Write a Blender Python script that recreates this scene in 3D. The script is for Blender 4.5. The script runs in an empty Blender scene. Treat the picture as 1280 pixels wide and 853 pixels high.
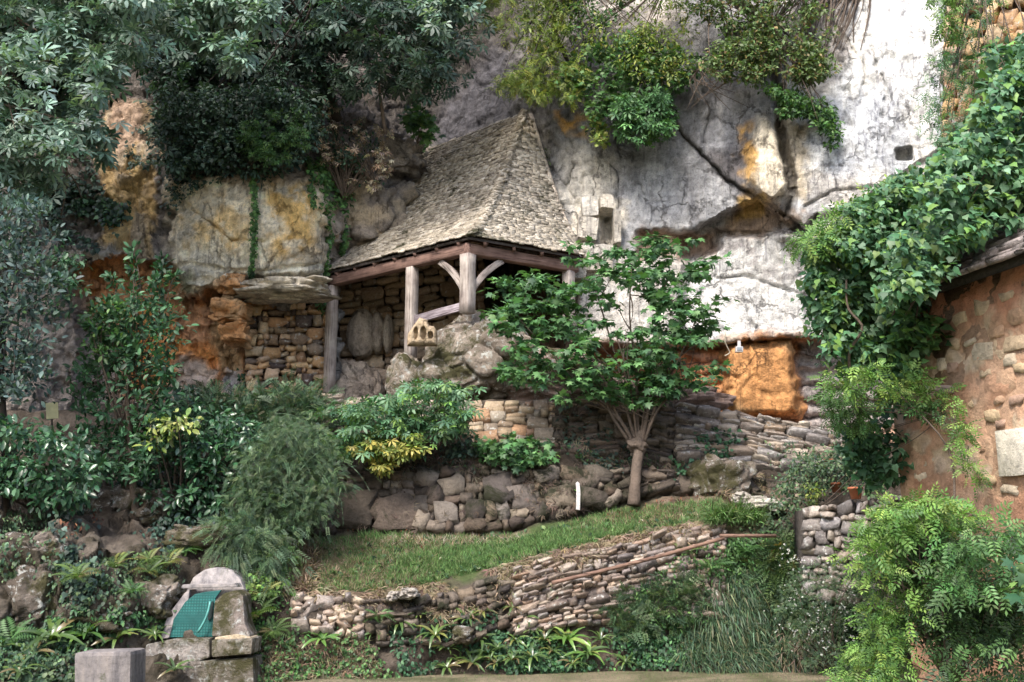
import bpy, math, random
import numpy as np
from mathutils import Vector, Matrix
from mathutils.bvhtree import BVHTree
R = math.radians
rng = np.random.default_rng(7)
random.seed(7)
S = bpy.context.scene
COL = S.collection
# ------------------------------------------------------------------ camera, sky, sun, exposure
F = 1372.0; PITCH = R(11.5); CAM = np.array([0.0, 0.0, 1.6])
cd = bpy.data.cameras.new('camera'); cam = bpy.data.objects.new('camera', cd); COL.objects.link(cam)
cam.location = CAM; cam.rotation_euler = (R(90) + PITCH, 0, 0)
cd.sensor_width = 36.0; cd.lens = F / 1280 * 36.0; cd.clip_start = 0.1; cd.clip_end = 3000
S.camera = cam
S.render.resolution_x = 1024; S.render.resolution_y = 682
SUN_EL, SUN_AZ = R(50), R(205)      # azimuth clockwise from +Y: behind the camera, to the left
w = bpy.data.worlds.new('World'); S.world = w; w.use_nodes = True
nt = w.node_tree; nt.nodes.clear()
sky = nt.nodes.new('ShaderNodeTexSky'); sky.sky_type = 'NISHITA'; sky.sun_disc = False
sky.sun_elevation = SUN_EL; sky.sun_rotation = SUN_AZ; sky.air_density = 1.0; sky.dust_density = 3.0; sky.ozone_density = 1.0
bg = nt.nodes.new('ShaderNodeBackground'); bg.inputs['Strength'].default_value = 0.14
ow = nt.nodes.new('ShaderNodeOutputWorld')
nt.links.new(sky.outputs[0], bg.inputs[0]); nt.links.new(bg.outputs[0], ow.inputs[0])
sd = bpy.data.lights.new('sun', 'SUN'); sd.energy = 1.9; sd.angle = R(14); sd.color = (1.0, 0.95, 0.87)
so = bpy.data.objects.new('sun', sd); COL.objects.link(so)
sdir = Vector((math.sin(SUN_AZ) * math.cos(SUN_EL), math.cos(SUN_AZ) * math.cos(SUN_EL), math.sin(SUN_EL)))
so.rotation_euler = sdir.to_track_quat('Z', 'Y').to_euler(); so.location = (-10, -10, 30)
S.view_settings.view_transform = 'Standard'; S.view_settings.look = 'None'
S.view_settings.exposure = 1.35; S.view_settings.gamma = 1.0
S.render.engine = 'CYCLES'
S.cycles.max_bounces = 5; S.cycles.diffuse_bounces = 3; S.cycles.glossy_bounces = 2; S.cycles.transmission_bounces = 3
# ------------------------------------------------------------------ helpers
cp, sp = math.cos(PITCH), math.sin(PITCH)
def ray(px, py):
    px = np.asarray(px, float); py = np.asarray(py, float)
    dx = (px - 640) / F; dy = (426.5 - py) / F
    return np.stack([dx, cp - dy * sp, sp + dy * cp], -1)
def P(px, py, Y):                    # the world point seen at that place of the photograph, Y metres away
    d = ray(px, py); t = np.asarray(Y, float) / d[..., 1]
    return CAM + d * t[..., None]
def PZ(px, py, z):
    d = ray(px, py); t = (z - CAM[2]) / d[..., 2]
    return CAM + d * t[..., None]
def proj(p):
    q = np.asarray(p, float) - CAM
    f = q[..., 1] * cp + q[..., 2] * sp; u = -q[..., 1] * sp + q[..., 2] * cp
    return 640 + F * q[..., 0] / f, 426.5 - F * u / f
def _h(ix, iy, iz, s):
    n = (ix * 374761393 + iy * 668265263 + iz * 2147483647 + s * 974634777) & 0xffffffff
    n = ((n ^ (n >> 13)) * 1274126177) & 0xffffffff
    n = (n ^ (n >> 16)) & 0xffffffff
    return n / 2147483648.0 - 1.0
def vnoise(p, seed=0):
    p = np.asarray(p, float); i = np.floor(p).astype(np.int64); f = p - i; f = f * f * (3 - 2 * f)
    out = 0
    for a in (0, 1):
        wa = f[..., 0] if a else 1 - f[..., 0]
        for b in (0, 1):
            wb = f[..., 1] if b else 1 - f[..., 1]
            for c in (0, 1):
                wc = f[..., 2] if c else 1 - f[..., 2]
                out = out + wa * wb * wc * _h(i[..., 0] + a, i[..., 1] + b, i[..., 2] + c, seed)
    return out
def fbm(p, o=4, seed=0):
    p = np.asarray(p, float); a = 1.0; s = 0
    for k in range(o):
        s = s + a * vnoise(p, seed + k); p = p * 2.03 + 3.7; a *= 0.5
    return s
def worley(p, seed=0):               # F1, F2 distance and a random value per cell
    p = np.asarray(p, float); i = np.floor(p).astype(np.int64)
    f1 = np.full(p.shape[:-1], 9.0); f2 = f1.copy(); cid = np.zeros_like(f1)
    for a in (-1, 0, 1):
        for b in (-1, 0, 1):
            for c in (-1, 0, 1):
                j = i + np.array([a, b, c])
                q = np.stack([j[..., k] + 0.5 + 0.45 * _h(j[..., 0], j[..., 1], j[..., 2], seed + 11 + k) for k in range(3)], -1)
                d = np.linalg.norm(p - q, axis=-1); v = _h(j[..., 0], j[..., 1], j[..., 2], seed + 99)
                m = d < f1
                f2 = np.where(m, f1, np.minimum(f2, d)); cid = np.where(m, v, cid); f1 = np.where(m, d, f1)
    return f1, f2, cid
def facets(p, seed=0, tilt=0.3):      # broken planes: every cell is a plane of its own tilt
    i = np.floor(p).astype(np.int64); f1 = np.full(p.shape[:-1], 9.0); out = np.zeros_like(f1)
    for a in (-1, 0, 1):
        for b in (-1, 0, 1):
            for c in (-1, 0, 1):
                j = i + np.array([a, b, c]); h = [_h(j[..., 0], j[..., 1], j[..., 2], seed + 11 + k) for k in range(7)]
                q = j + 0.5 + 0.45 * np.stack(h[:3], -1); e = p - q; d = np.linalg.norm(e, axis=-1); m = d < f1
                v = tilt * (e[..., 0] * h[3] + e[..., 1] * h[4] + e[..., 2] * h[5]) + 0.35 * h[6]
                out = np.where(m, v, out); f1 = np.where(m, d, f1)
    return out
def sm(a, b, x):
    t = np.clip((x - a) / (b - a), 0, 1); return t * t * (3 - 2 * t)
def inpoly(x, y, poly):
    x = np.asarray(x, float); y = np.asarray(y, float); r = np.zeros(x.shape, bool); n = len(poly)
    for k in range(n):
        x0, y0 = poly[k]; x1, y1 = poly[(k + 1) % n]
        if y0 == y1: continue
        r ^= ((y0 > y) != (y1 > y)) & (x < (x1 - x0) * (y - y0) / (y1 - y0) + x0)
    return r
def dseg(x, y, pts, closed=False):
    d = np.full(np.shape(x), 1e9); n = len(pts)
    for k in range(n if closed else n - 1):
        x0, y0 = pts[k]; x1, y1 = pts[(k + 1) % n]; dx, dy = x1 - x0, y1 - y0
        t = np.clip(((x - x0) * dx + (y - y0) * dy) / (dx * dx + dy * dy + 1e-9), 0, 1)
        d = np.minimum(d, np.hypot(x - x0 - t * dx, y - y0 - t * dy))
    return d
def sdp(x, y, poly):
    d = dseg(x, y, poly, True); return np.where(inpoly(x, y, poly), d, -d)
def spoly(poly, n, g=rng):
    a = np.array(poly, float); lo, hi = a.min(0), a.max(0); out = []; c = 0
    while c < n:
        q = lo + g.random((n * 2 + 20, 2)) * (hi - lo); q = q[inpoly(q[:, 0], q[:, 1], poly)]
        out.append(q); c += len(q)
    return np.concatenate(out)[:n]
def tag(o, label=None, cat=None, group=None, kind=None):
    if label: o['label'] = label
    if cat: o['category'] = cat
    if group: o['group'] = group
    if kind: o['kind'] = kind
    return o
def empty(name, loc, label, cat, group=None):
    o = bpy.data.objects.new(name, None); COL.objects.link(o); o.location = tuple(float(v) for v in loc)
    o.empty_display_size = 0.2
    return tag(o, label, cat, group)
def link(name, me, parent=None, loc=(0, 0, 0), rot=None, scale=None):
    o = bpy.data.objects.new(name, me); COL.objects.link(o); o.parent = parent
    o.location = tuple(float(v) for v in loc)
    if rot is not None: o.rotation_euler = tuple(float(v) for v in rot)
    if scale is not None: o.scale = tuple(float(v) for v in scale)
    return o
def fmesh(name, V, Fc, mat=None, col=None, smooth=False):   # V (n,3), Fc (m,3) or (m,4)
    V = np.asarray(V, np.float32); Fc = np.asarray(Fc, np.int32)
    me = bpy.data.meshes.new(name); k = Fc.shape[1]
    me.vertices.add(len(V)); me.vertices.foreach_set('co', V.ravel())
    me.loops.add(Fc.size); me.loops.foreach_set('vertex_index', Fc.ravel())
    me.polygons.add(len(Fc)); me.polygons.foreach_set('loop_start', np.arange(0, Fc.size, k, dtype=np.int32))
    if smooth: me.polygons.foreach_set('use_smooth', np.ones(len(Fc), bool))
    me.update(calc_edges=True)
    if col is not None:
        c = np.ones((len(V), 4), np.float32); c[:, :3] = col
        at = me.color_attributes.new('col', 'FLOAT_COLOR', 'POINT'); at.data.foreach_set('color', c.ravel())
    if mat: me.materials.append(mat)
    return me
def obj(name, V, Fc, mat, parent=None, col=None, smooth=False, origin=None):
    V = np.asarray(V, float)
    o0 = np.array(parent.location) if parent is not None else (np.zeros(3) if origin is None else np.asarray(origin, float))
    me = fmesh(name, V - o0, Fc, mat, col, smooth)
    return link(name, me, parent, (0, 0, 0) if parent is not None else o0)
class MB:                             # gathers tri / quad pieces, stored as triangles
    def __init__(s): s.V = []; s.F = []; s.C = []; s.n = 0
    def add(s, V, Fc, col=None):
        V = np.asarray(V, float); Fc = np.asarray(Fc, np.int64)
        if Fc.shape[1] == 4: Fc = np.concatenate([Fc[:, [0, 1, 2]], Fc[:, [0, 2, 3]]])
        s.V.append(V); s.F.append(Fc + s.n); s.n += len(V)
        s.C.append(np.broadcast_to(np.array(col if col is not None else (1, 1, 1), float), (len(V), 3)))
        return s
    def get(s): return np.concatenate(s.V), np.concatenate(s.F), np.concatenate(s.C)
    def build(s, name, mat, parent=None, smooth=False, origin=None):
        V, Fc, C = s.get(); return obj(name, V, Fc, mat, parent, C, smooth, origin)
QB = np.array([[0, 3, 2, 1], [4, 5, 6, 7], [0, 1, 5, 4], [1, 2, 6, 5], [2, 3, 7, 6], [3, 0, 4, 7]])
def tube(path, rad, k=7, jitter=0.0):
    path = np.asarray(path, float); n = len(path); rad = np.broadcast_to(np.asarray(rad, float), (n,)) if np.ndim(rad) == 0 else np.asarray(rad, float)
    T = np.gradient(path, axis=0); T /= np.linalg.norm(T, axis=1)[:, None] + 1e-9
    up = np.array([0, 1, 0.]) if abs(T[0, 1]) < 0.8 else np.array([1, 0, 0.])
    A = np.cross(T, up); A /= np.linalg.norm(A, axis=1)[:, None] + 1e-9; B = np.cross(T, A)
    th = np.arange(k) * 2 * np.pi / k
    rr = rad[:, None] * (1 + jitter * rng.normal(size=(n, k)))
    V = path[:, None] + rr[..., None] * (np.cos(th)[None, :, None] * A[:, None] + np.sin(th)[None, :, None] * B[:, None])
    V = V.reshape(-1, 3); i, j = np.meshgrid(np.arange(n - 1), np.arange(k), indexing='ij'); i = i.ravel(); j = j.ravel(); j2 = (j + 1) % k
    Fq = np.stack([i * k + j, i * k + j2, (i + 1) * k + j2, (i + 1) * k + j], 1)
    Ft = np.concatenate([Fq[:, [0, 1, 2]], Fq[:, [0, 2, 3]]])
    V = np.concatenate([V, path[:1], path[-1:]]); c0 = n * k; jj = np.arange(k)
    Ft = np.concatenate([Ft, np.stack([np.full(k, c0), (jj + 1) % k, jj], 1), np.stack([np.full(k, c0 + 1), (n - 1) * k + jj, (n - 1) * k + (jj + 1) % k], 1)])
    return V, Ft
def bez(a, b, c, n=8):
    t = np.linspace(0, 1, n)[:, None]; a, b, c = map(np.asarray, (a, b, c))
    return (1 - t) ** 2 * a + 2 * t * (1 - t) * b + t * t * c
def smooth_path(pts, n=24):
    pts = np.asarray(pts, float); s = np.linspace(0, len(pts) - 1, n); i = np.clip(s.astype(int), 0, len(pts) - 2); f = (s - i)[:, None]
    g = lambda k: pts[np.clip(k, 0, len(pts) - 1)]
    p0, p1, p2, p3 = g(i - 1), g(i), g(i + 1), g(i + 2)
    return 0.5 * (2 * p1 + (p2 - p0) * f + (2 * p0 - 5 * p1 + 4 * p2 - p3) * f ** 2 + (3 * p1 - p0 - 3 * p2 + p3) * f ** 3)
def grid_faces(nr, nc):
    i, j = np.meshgrid(np.arange(nr - 1), np.arange(nc - 1), indexing='ij'); i = i.ravel(); j = j.ravel()
    return np.stack([i * nc + j, i * nc + j + 1, (i + 1) * nc + j + 1, (i + 1) * nc + j], 1)
def vnormals(V, nr, nc):
    G = V.reshape(nr, nc, 3); N = np.cross(np.gradient(G, axis=1), np.gradient(G, axis=0))
    return (N / (np.linalg.norm(N, axis=-1)[..., None] + 1e-9)).reshape(-1, 3)
# ------------------------------------------------------------------ materials
def nmat(name):
    m = bpy.data.materials.new(name); m.use_nodes = True; t = m.node_tree; t.nodes.clear()
    out = t.nodes.new('ShaderNodeOutputMaterial'); b = t.nodes.new('ShaderNodeBsdfPrincipled')
    t.links.new(b.outputs[0], out.inputs[0]); b.inputs['Roughness'].default_value = 0.85
    b.inputs['Specular IOR Level'].default_value = 0.25
    return m, t, b, out
def N(t, ty, **kw):
    n = t.nodes.new('ShaderNode' + ty)
    for k, v in kw.items():
        if k in n.inputs: n.inputs[k].default_value = v
        else: setattr(n, k, v)
    return n
def noise(t, vec, scale, detail=5, rough=0.6, dist=0.0):
    n = N(t, 'TexNoise', Scale=scale, Detail=detail, Roughness=rough, Distortion=dist); t.links.new(vec, n.inputs['Vector']); return n.outputs['Fac']
def ramp(t, fac, stops):
    r = N(t, 'ValToRGB'); t.links.new(fac, r.inputs[0]); e = r.color_ramp.elements
    while len(e) < len(stops): e.new(0.5)
    for el, (p, c) in zip(e, stops):
        el.position = p; el.color = (*c, 1) if not np.isscalar(c) else (c, c, c, 1)
    return r.outputs[0]
def mixc(t, fac, a, b, mode='MIX'):
    n = N(t, 'Mix', data_type='RGBA', blend_type=mode)
    if np.isscalar(fac): n.inputs[0].default_value = fac
    else: t.links.new(fac, n.inputs[0])
    for s, v in ((6, a), (7, b)):
        if isinstance(v, tuple): n.inputs[s].default_value = (*v, 1)
        else: t.links.new(v, n.inputs[s])
    return n.outputs[2]
def bump(t, b, h, strength=0.5, dist=0.03):
    n = N(t, 'Bump', Strength=strength, Distance=dist); t.links.new(h, n.inputs['Height']); t.links.new(n.outputs[0], b.inputs['Normal']); return n
def math_(t, op, a, b=None):
    n = N(t, 'Math', operation=op)
    for i, v in enumerate((a, b)):
        if v is None: continue
        if np.isscalar(v): n.inputs[i].default_value = v
        else: t.links.new(v, n.inputs[i])
    return n.outputs[0]
def mapping(t, vec, scale):
    n = N(t, 'Mapping'); n.inputs['Scale'].default_value = scale; t.links.new(vec, n.inputs[0]); return n.outputs[0]
def rock_mat(name, moss=0.0, mosscol=(0.05, 0.06, 0.02), streak=0.5, rnd=0.0, fine=14, attr=True, base=(1, 1, 1), lichen=0.0, bst=0.7, bd=0.05, mossscale=1.3, cracks=0.0):
    m, t, b, out = nmat(name)
    pos = N(t, 'NewGeometry').outputs['Position']
    if attr:
        a = N(t, 'Attribute', attribute_name='col').outputs['Color']
    else: a = mixc(t, 0.0, base, base)
    n1 = noise(t, pos, 2.2, 12, 0.76, 0.3); n2 = noise(t, pos, fine, 6, 0.7); n3 = noise(t, pos, fine * 4.2, 3, 0.6)
    st = noise(t, mapping(t, pos, (5, 5, 0.8)), 1.0, 9, 0.72, 0.3)
    c = mixc(t, 1.0, a, ramp(t, n1, [(0.3, 0.72), (0.5, 1.0), (0.7, 1.18)]), 'MULTIPLY')
    c = mixc(t, 1.0, c, ramp(t, n2, [(0.3, 0.6), (0.46, 0.98), (0.7, 1.25)]), 'MULTIPLY')
    if streak: c = mixc(t, streak, c, mixc(t, 1.0, c, ramp(t, st, [(0.35, (0.45, 0.46, 0.5)), (0.5, 1.0), (0.66, (1.25, 1.2, 1.12))]), 'MULTIPLY'))
    extra = None
    if cracks:
        wn = N(t, 'TexNoise', Scale=1.6, Detail=6, Roughness=0.7); t.links.new(pos, wn.inputs['Vector'])
        wv = N(t, 'VectorMath', operation='MULTIPLY_ADD'); t.links.new(wn.outputs['Color'], wv.inputs[0]); wv.inputs[1].default_value = (.9, .9, .9); t.links.new(pos, wv.inputs[2])
        vc = N(t, 'TexVoronoi', Scale=1.15, feature='DISTANCE_TO_EDGE'); t.links.new(mapping(t, wv.outputs[0], (1.2, 1.0, 0.6)), vc.inputs['Vector'])
        gate = ramp(t, noise(t, pos, 0.9, 4), [(0.47, 0.0), (0.56, 1.0)])
        line = math_(t, 'MULTIPLY', ramp(t, vc.outputs['Distance'], [(0.004, 1.0), (0.02, 0.0)]), gate)
        pit = N(t, 'TexVoronoi', Scale=22, feature='F1'); t.links.new(wv.outputs[0], pit.inputs['Vector'])
        pg = math_(t, 'MULTIPLY', ramp(t, pit.outputs['Distance'], [(0.14, 1.0), (0.3, 0.0)]), ramp(t, noise(t, pos, 2.6, 6, .7), [(0.5, 0.0), (0.6, 1.0)]))
        drip = ramp(t, noise(t, mapping(t, pos, (10, 10, 0.3)), 1.0, 7, 0.7, 0.2), [(0.53, 0.0), (0.6, 1.0)])
        dg = math_(t, 'MULTIPLY', drip, ramp(t, noise(t, pos, 0.7, 5), [(0.42, 0.0), (0.58, 0.75)]))
        c = mixc(t, dg, c, mixc(t, 1.0, c, (0.42, 0.42, 0.45), 'MULTIPLY'))
        grit = ramp(t, noise(t, pos, 30, 4, .8), [(0.36, 0.55), (0.46, 1.0), (0.6, 1.06)])
        c = mixc(t, 0.8, c, mixc(t, 1.0, c, grit, 'MULTIPLY'))
        c = mixc(t, math_(t, 'MULTIPLY', line, 0.75 * cracks), c, (0.06, 0.05, 0.045)); c = mixc(t, math_(t, 'MULTIPLY', pg, 0.6), c, mixc(t, 1.0, c, (0.35, 0.33, 0.32), 'MULTIPLY'))
        extra = math_(t, 'ADD', math_(t, 'MULTIPLY', line, -2.0), math_(t, 'MULTIPLY', pg, -1.0))
    if rnd:
        r = N(t, 'ObjectInfo').outputs['Random']
        c = mixc(t, rnd, c, mixc(t, 1.0, c, ramp(t, r, [(0, (0.42, 0.4, 0.4)), (0.25, (1.15, 1.0, 0.85)), (0.5, (0.75, 0.75, 0.8)), (0.75, (1.35, 1.25, 1.08)), (1, (0.95, 0.78, 0.6))]), 'MULTIPLY'))
    if lichen:
        l = ramp(t, noise(t, pos, 9, 8, 0.75), [(0.6 - lichen * 0.12, 0.0), (0.66 - lichen * 0.12, 1.0)])
        c = mixc(t, l, c, (0.5, 0.5, 0.47))
    if moss:
        mm = ramp(t, noise(t, pos, mossscale, 9, 0.72, 0.5), [(0.62 - moss * 0.25, 0.0), (0.7 - moss * 0.2, 1.0)])
        c = mixc(t, mm, c, mosscol)
    t.links.new(c, b.inputs['Base Color'])
    v = N(t, 'TexVoronoi', Scale=fine * 0.5, feature='F1'); t.links.new(pos, v.inputs['Vector'])
    h = math_(t, 'ADD', math_(t, 'MULTIPLY', n1, 1.5), math_(t, 'ADD', n2, math_(t, 'ADD', math_(t, 'MULTIPLY', n3, 0.4), math_(t, 'MULTIPLY', v.outputs['Distance'], 0.5))))
    if extra is not None: h = math_(t, 'ADD', h, extra)
    bump(t, b, h, bst, bd)
    b.inputs['Roughness'].default_value = 0.92
    return m
def leaf_mat(name, rough=0.5, trans=0.22, spec=0.35):
    m, t, b, out = nmat(name)
    a = N(t, 'Attribute', attribute_name='col').outputs['Color']
    pos = N(t, 'NewGeometry').outputs['Position']
    c = mixc(t, 1.0, a, ramp(t, noise(t, pos, 9, 3), [(0.3, 0.8), (0.7, 1.2)]), 'MULTIPLY')
    t.links.new(c, b.inputs['Base Color']); b.inputs['Roughness'].default_value = rough; b.inputs['Specular IOR Level'].default_value = spec
    tr = N(t, 'BsdfTranslucent'); t.links.new(mixc(t, 1.0, c, (1.3, 1.5, 0.6), 'MULTIPLY'), tr.inputs[0])
    mx = N(t, 'MixShader'); mx.inputs[0].default_value = trans
    t.links.new(b.outputs[0], mx.inputs[1]); t.links.new(tr.outputs[0], mx.inputs[2]); t.links.new(mx.outputs[0], out.inputs[0])
    return m
def wood_mat(name, c1, c2, axis=(0.6, 14, 14), scale=3.0, redden=0.0):
    m, t, b, out = nmat(name)
    oc = N(t, 'TexCoord').outputs['Object']; g = mapping(t, oc, axis)
    n1 = noise(t, g, scale, 6, 0.65, 0.3); n2 = noise(t, oc, 3.0, 4)
    c = mixc(t, ramp(t, n1, [(0.3, 0.0), (0.7, 1.0)]), c1, c2)
    c = mixc(t, 1.0, c, ramp(t, n2, [(0.3, (0.6, 0.55, 0.55)), (0.7, (1.3, 1.28, 1.25))]), 'MULTIPLY')
    c = mixc(t, 1.0, c, ramp(t, n1, [(0.36, 0.35), (0.44, 1.0)]), 'MULTIPLY')
    t.links.new(c, b.inputs['Base Color']); b.inputs['Roughness'].default_value = 0.8; bump(t, b, n1, 0.6, 0.01)
    return m
def plain_mat(name, c, rough=0.6, metal=0.0, var=0.3, scale=12, dirt=None):
    m, t, b, out = nmat(name)
    pos = N(t, 'NewGeometry').outputs['Position']
    n = noise(t, pos, scale, 6, 0.65)
    cc = mixc(t, 1.0, mixc(t, 0.0, c, c), ramp(t, n, [(0.3, 1 - var), (0.7, 1 + var)]), 'MULTIPLY')
    if dirt: cc = mixc(t, ramp(t, noise(t, pos, scale * 0.4, 8, 0.7), [(0.5, 0.0), (0.62, 1.0)]), cc, dirt)
    t.links.new(cc, b.inputs['Base Color']); b.inputs['Roughness'].default_value = rough; b.inputs['Metallic'].default_value = metal
    bump(t, b, n, 0.3, 0.01)
    return m
M = {}
M['cliff'] = rock_mat('cliff_rock', streak=0.5, fine=8, bst=1.0, bd=0.06, lichen=0.0, cracks=0.35)
M['soil'] = rock_mat('soil', streak=0.0, fine=16, bst=1.0, bd=0.08)
M['stone'] = rock_mat('wall_stone', streak=0.15, fine=18, rnd=0.8, lichen=0.25)
M['stone_moss'] = rock_mat('mossy_wall_stone', streak=0.15, fine=18, rnd=0.75, moss=0.42, mosscol=(0.025, 0.026, 0.014), mossscale=1.6)
M['lauze'] = rock_mat('roof_slab_stone', streak=0.0, fine=20, rnd=0.0, moss=0.3, mosscol=(0.07, 0.068, 0.04), mossscale=1.9)
M['boulder'] = rock_mat('boulder_rock', streak=0.2, fine=12, moss=0.62, mosscol=(0.07, 0.065, 0.03), lichen=0.55, bst=1.0, bd=0.06)
M['render'] = rock_mat('lime_render', streak=0.2, fine=8, bst=0.8, bd=0.04)
M['concrete'] = rock_mat('old_concrete', streak=0.9, fine=14, bst=0.5, bd=0.02, moss=0.2)
M['bark'] = rock_mat('bark', streak=0.3, fine=26, attr=False, base=(0.13, 0.10, 0.08), bst=1.0, bd=0.02)
M['bark_dark'] = rock_mat('dark_bark', streak=0.3, fine=26, attr=False, base=(0.06, 0.05, 0.045), bst=0.8, bd=0.02)
M['leaf'] = leaf_mat('leaf'); M['gloss'] = leaf_mat('glossy_leaf', 0.28, 0.18, 0.6); M['dryleaf'] = leaf_mat('dry_leaf', 0.8, 0.2, 0.1)
M['timber'] = wood_mat('weathered_timber', (0.23, 0.195, 0.175), (0.46, 0.42, 0.39))
M['beam'] = wood_mat('reddish_beam', (0.11, 0.065, 0.055), (0.26, 0.17, 0.14))
M['rail'] = wood_mat('grey_rail', (0.16, 0.13, 0.15), (0.36, 0.33, 0.36))
M['pole'] = wood_mat('brown_pole', (0.13, 0.08, 0.06), (0.26, 0.17, 0.13))
# ------------------------------------------------------------------ cliff
CP = [(-250,-150,23),(-250,200,21.5),(-250,500,21.5),(-250,620,22),(0,-150,24.5),(0,100,23.2),(0,300,22.4),(0,480,22.2),(0,600,22.6),(100,200,23.6),(100,420,22.9),
 (165,230,23.2),(165,320,22.8),(205,260,23.9),(200,-150,26),(230,230,23.2),(300,270,23.0),(390,290,23.2),(300,440,23.3),(200,420,23.1),(180,600,23.2),(300,600,23.5),(300,100,24.6),(430,280,24.6),
 (410,345,24.2),(400,450,24.0),(455,285,24.9),(520,222,26.2),(470,180,25.2),(560,100,27.2),(500,20,27),(400,-150,27),(545,188,26.9),(600,160,26.4),(660,140,25.0),(640,60,26),(700,0,25.2),
 (700,200,24.3),(735,300,23.5),(745,360,23.3),(700,480,23.2),(600,560,23.8),(800,470,23.1),(800,250,23.9),(850,180,23.9),(880,240,23.5),(930,210,23.2),(960,220,22.8),(760,100,24.4),(850,60,24.2),
 (950,60,23.4),(1000,180,22.6),(1050,100,22.9),(1100,230,22.0),(1180,100,22.0),(1280,100,21.5),(1500,100,20.5),(1500,400,20.5),(1300,400,21.5),(700,-150,27),(1000,-150,25),(1300,-150,23.5),(1550,-150,22),
 (870,330,23.4),(950,350,23.0),(1030,380,22.4),(1100,400,22.2),(950,480,22.9),(1050,480,22.6),(900,600,23.4),(1100,600,22.8),(1500,600,21.5)]
CP = np.array(CP, float)
def _k(r2): return 0.5 * r2 * np.log(r2 + 1e-9)
_xy = CP[:, :2] / 100.0
_d2 = ((_xy[:, None] - _xy[None]) ** 2).sum(-1)
_A = np.zeros((len(CP) + 3,) * 2); _A[:len(CP), :len(CP)] = _k(_d2) + 0.15 * np.eye(len(CP)); _A[:len(CP), -3:] = np.c_[np.ones(len(CP)), _xy]; _A[-3:, :len(CP)] = _A[:len(CP), -3:].T
_W = np.linalg.solve(_A, np.r_[CP[:, 2], 0, 0, 0])
def base_depth(px, py):
    x = np.stack([np.ravel(px), np.ravel(py)], 1) / 100.0; o = np.zeros(len(x))
    for k in range(len(CP)): o += _W[k] * _k(((x - _xy[k]) ** 2).sum(1))
    o += _W[-3] + _W[-2] * x[:, 0] + _W[-1] * x[:, 1]
    return o.reshape(np.shape(px))
BL = [(215,235),(240,214),(330,205),(400,212),(412,250),(408,330),(402,350),(330,350),(300,352),(245,376),(222,366),(213,300)]
ORL = [(98,332),(150,322),(212,328),(224,368),(245,378),(300,352),(330,352),(330,500),(96,505)]
OVL = [(60,300),(130,305),(212,312),(212,330),(100,338),(60,330)]
NI = [(306,378),(412,378),(412,500),(306,500)]
PV = [(420,352),(588,300),(712,326),(722,345),(712,420),(690,520),(424,520)]
UP = [(838,-300),(836,120),(842,150),(858,172),(905,222),(955,256),(985,272),(1012,292),(1022,270),(1060,264),(1100,236),(1130,215),(1200,170),(1700,100),(1700,-300)]
LOF = [(852,292),(900,286),(960,290),(1010,306),(1022,300),(1100,250),(1700,120),(1700,424),(1030,424),(985,418),(900,424),(852,440)]
RB = [(722,432),(760,430),(840,432),(985,420),(1130,424),(1130,540),(700,540),(722,500)]
PIL = [(908,428),(990,424),(997,470),(1000,525),(915,525),(905,500),(912,470)]
PB = [(938,190),(948,150),(962,145),(974,165),(984,205),(987,238),(966,257),(948,248),(930,225)]
RW = [(842,432),(905,432),(910,480),(880,500),(842,505)]
CR1 = [(838,100),(842,150),(858,172),(905,222),(955,256),(985,272),(1008,296)]
CR2 = [(962,60),(972,120),(978,165),(986,215),(990,245),(982,268)]
step = 2.0
gx = np.concatenate([np.arange(-560, -60, 5.0), np.arange(-60, 1340, step), np.arange(1340, 1700, 5.0)]); gy = np.concatenate([np.arange(-200, -20, 5.0), np.arange(-20, 640, step)])
GX, GY = np.meshgrid(gx, gy)
X0 = GX.ravel(); Y0 = GY.ravel()
q = np.stack([X0 / 60, Y0 / 60, 0 * X0], 1)
wx = X0 + 5 * fbm(q * 1.6, 4, 1) + 2.2 * fbm(q * 8, 3, 21); wy = Y0 + 4 * fbm(q * 1.6, 4, 5) + 2 * fbm(q * 8, 3, 25)
D = base_depth(X0, Y0)
def feat(poly, amt, wd=4.0, warp=1.0):
    s = sdp(X0 + (wx - X0) * warp, Y0 + (wy - Y0) * warp, poly)
    return amt * sm(-wd * 0.5, wd, s)
D += feat(BL, -0.55, 14) + feat(ORL, 0.42, 5) + feat(OVL, -0.35, 8) + feat(NI, 0.7, 5) + feat(PV, 3.2, 10, 0.3)
D += feat(UP, -0.13, 4, .5) + feat(LOF, 0.5, 8) + feat(RB, 0.9, 4, .35) + feat(PIL, -0.7, 12) + feat(PB, -0.28, 9, .4)
D += feat([(1119,186),(1139,183),(1139,199),(1121,200)], 0.4, 2, 0.1) + feat([(752,272),(765,270),(766,308),(753,310)], 0.35, 2, 0.1)
D += feat([(862,288),(905,262),(945,252),(1004,288),(1018,272),(1020,296),(960,296),(900,292)], 0.7, 6)
D += feat([(795,288),(850,285),(905,288),(900,312),(850,330),(800,320)], 0.4, 8)
wx2 = X0 + (wx - X0) * .45; wy2 = Y0 + (wy - Y0) * .45
D += 0.20 * np.exp(-(dseg(wx2, wy2, CR1) / 1.7) ** 2) + 0.55 * np.exp(-(dseg(wx2, wy2, CR2) / 4.2) ** 2)
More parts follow.
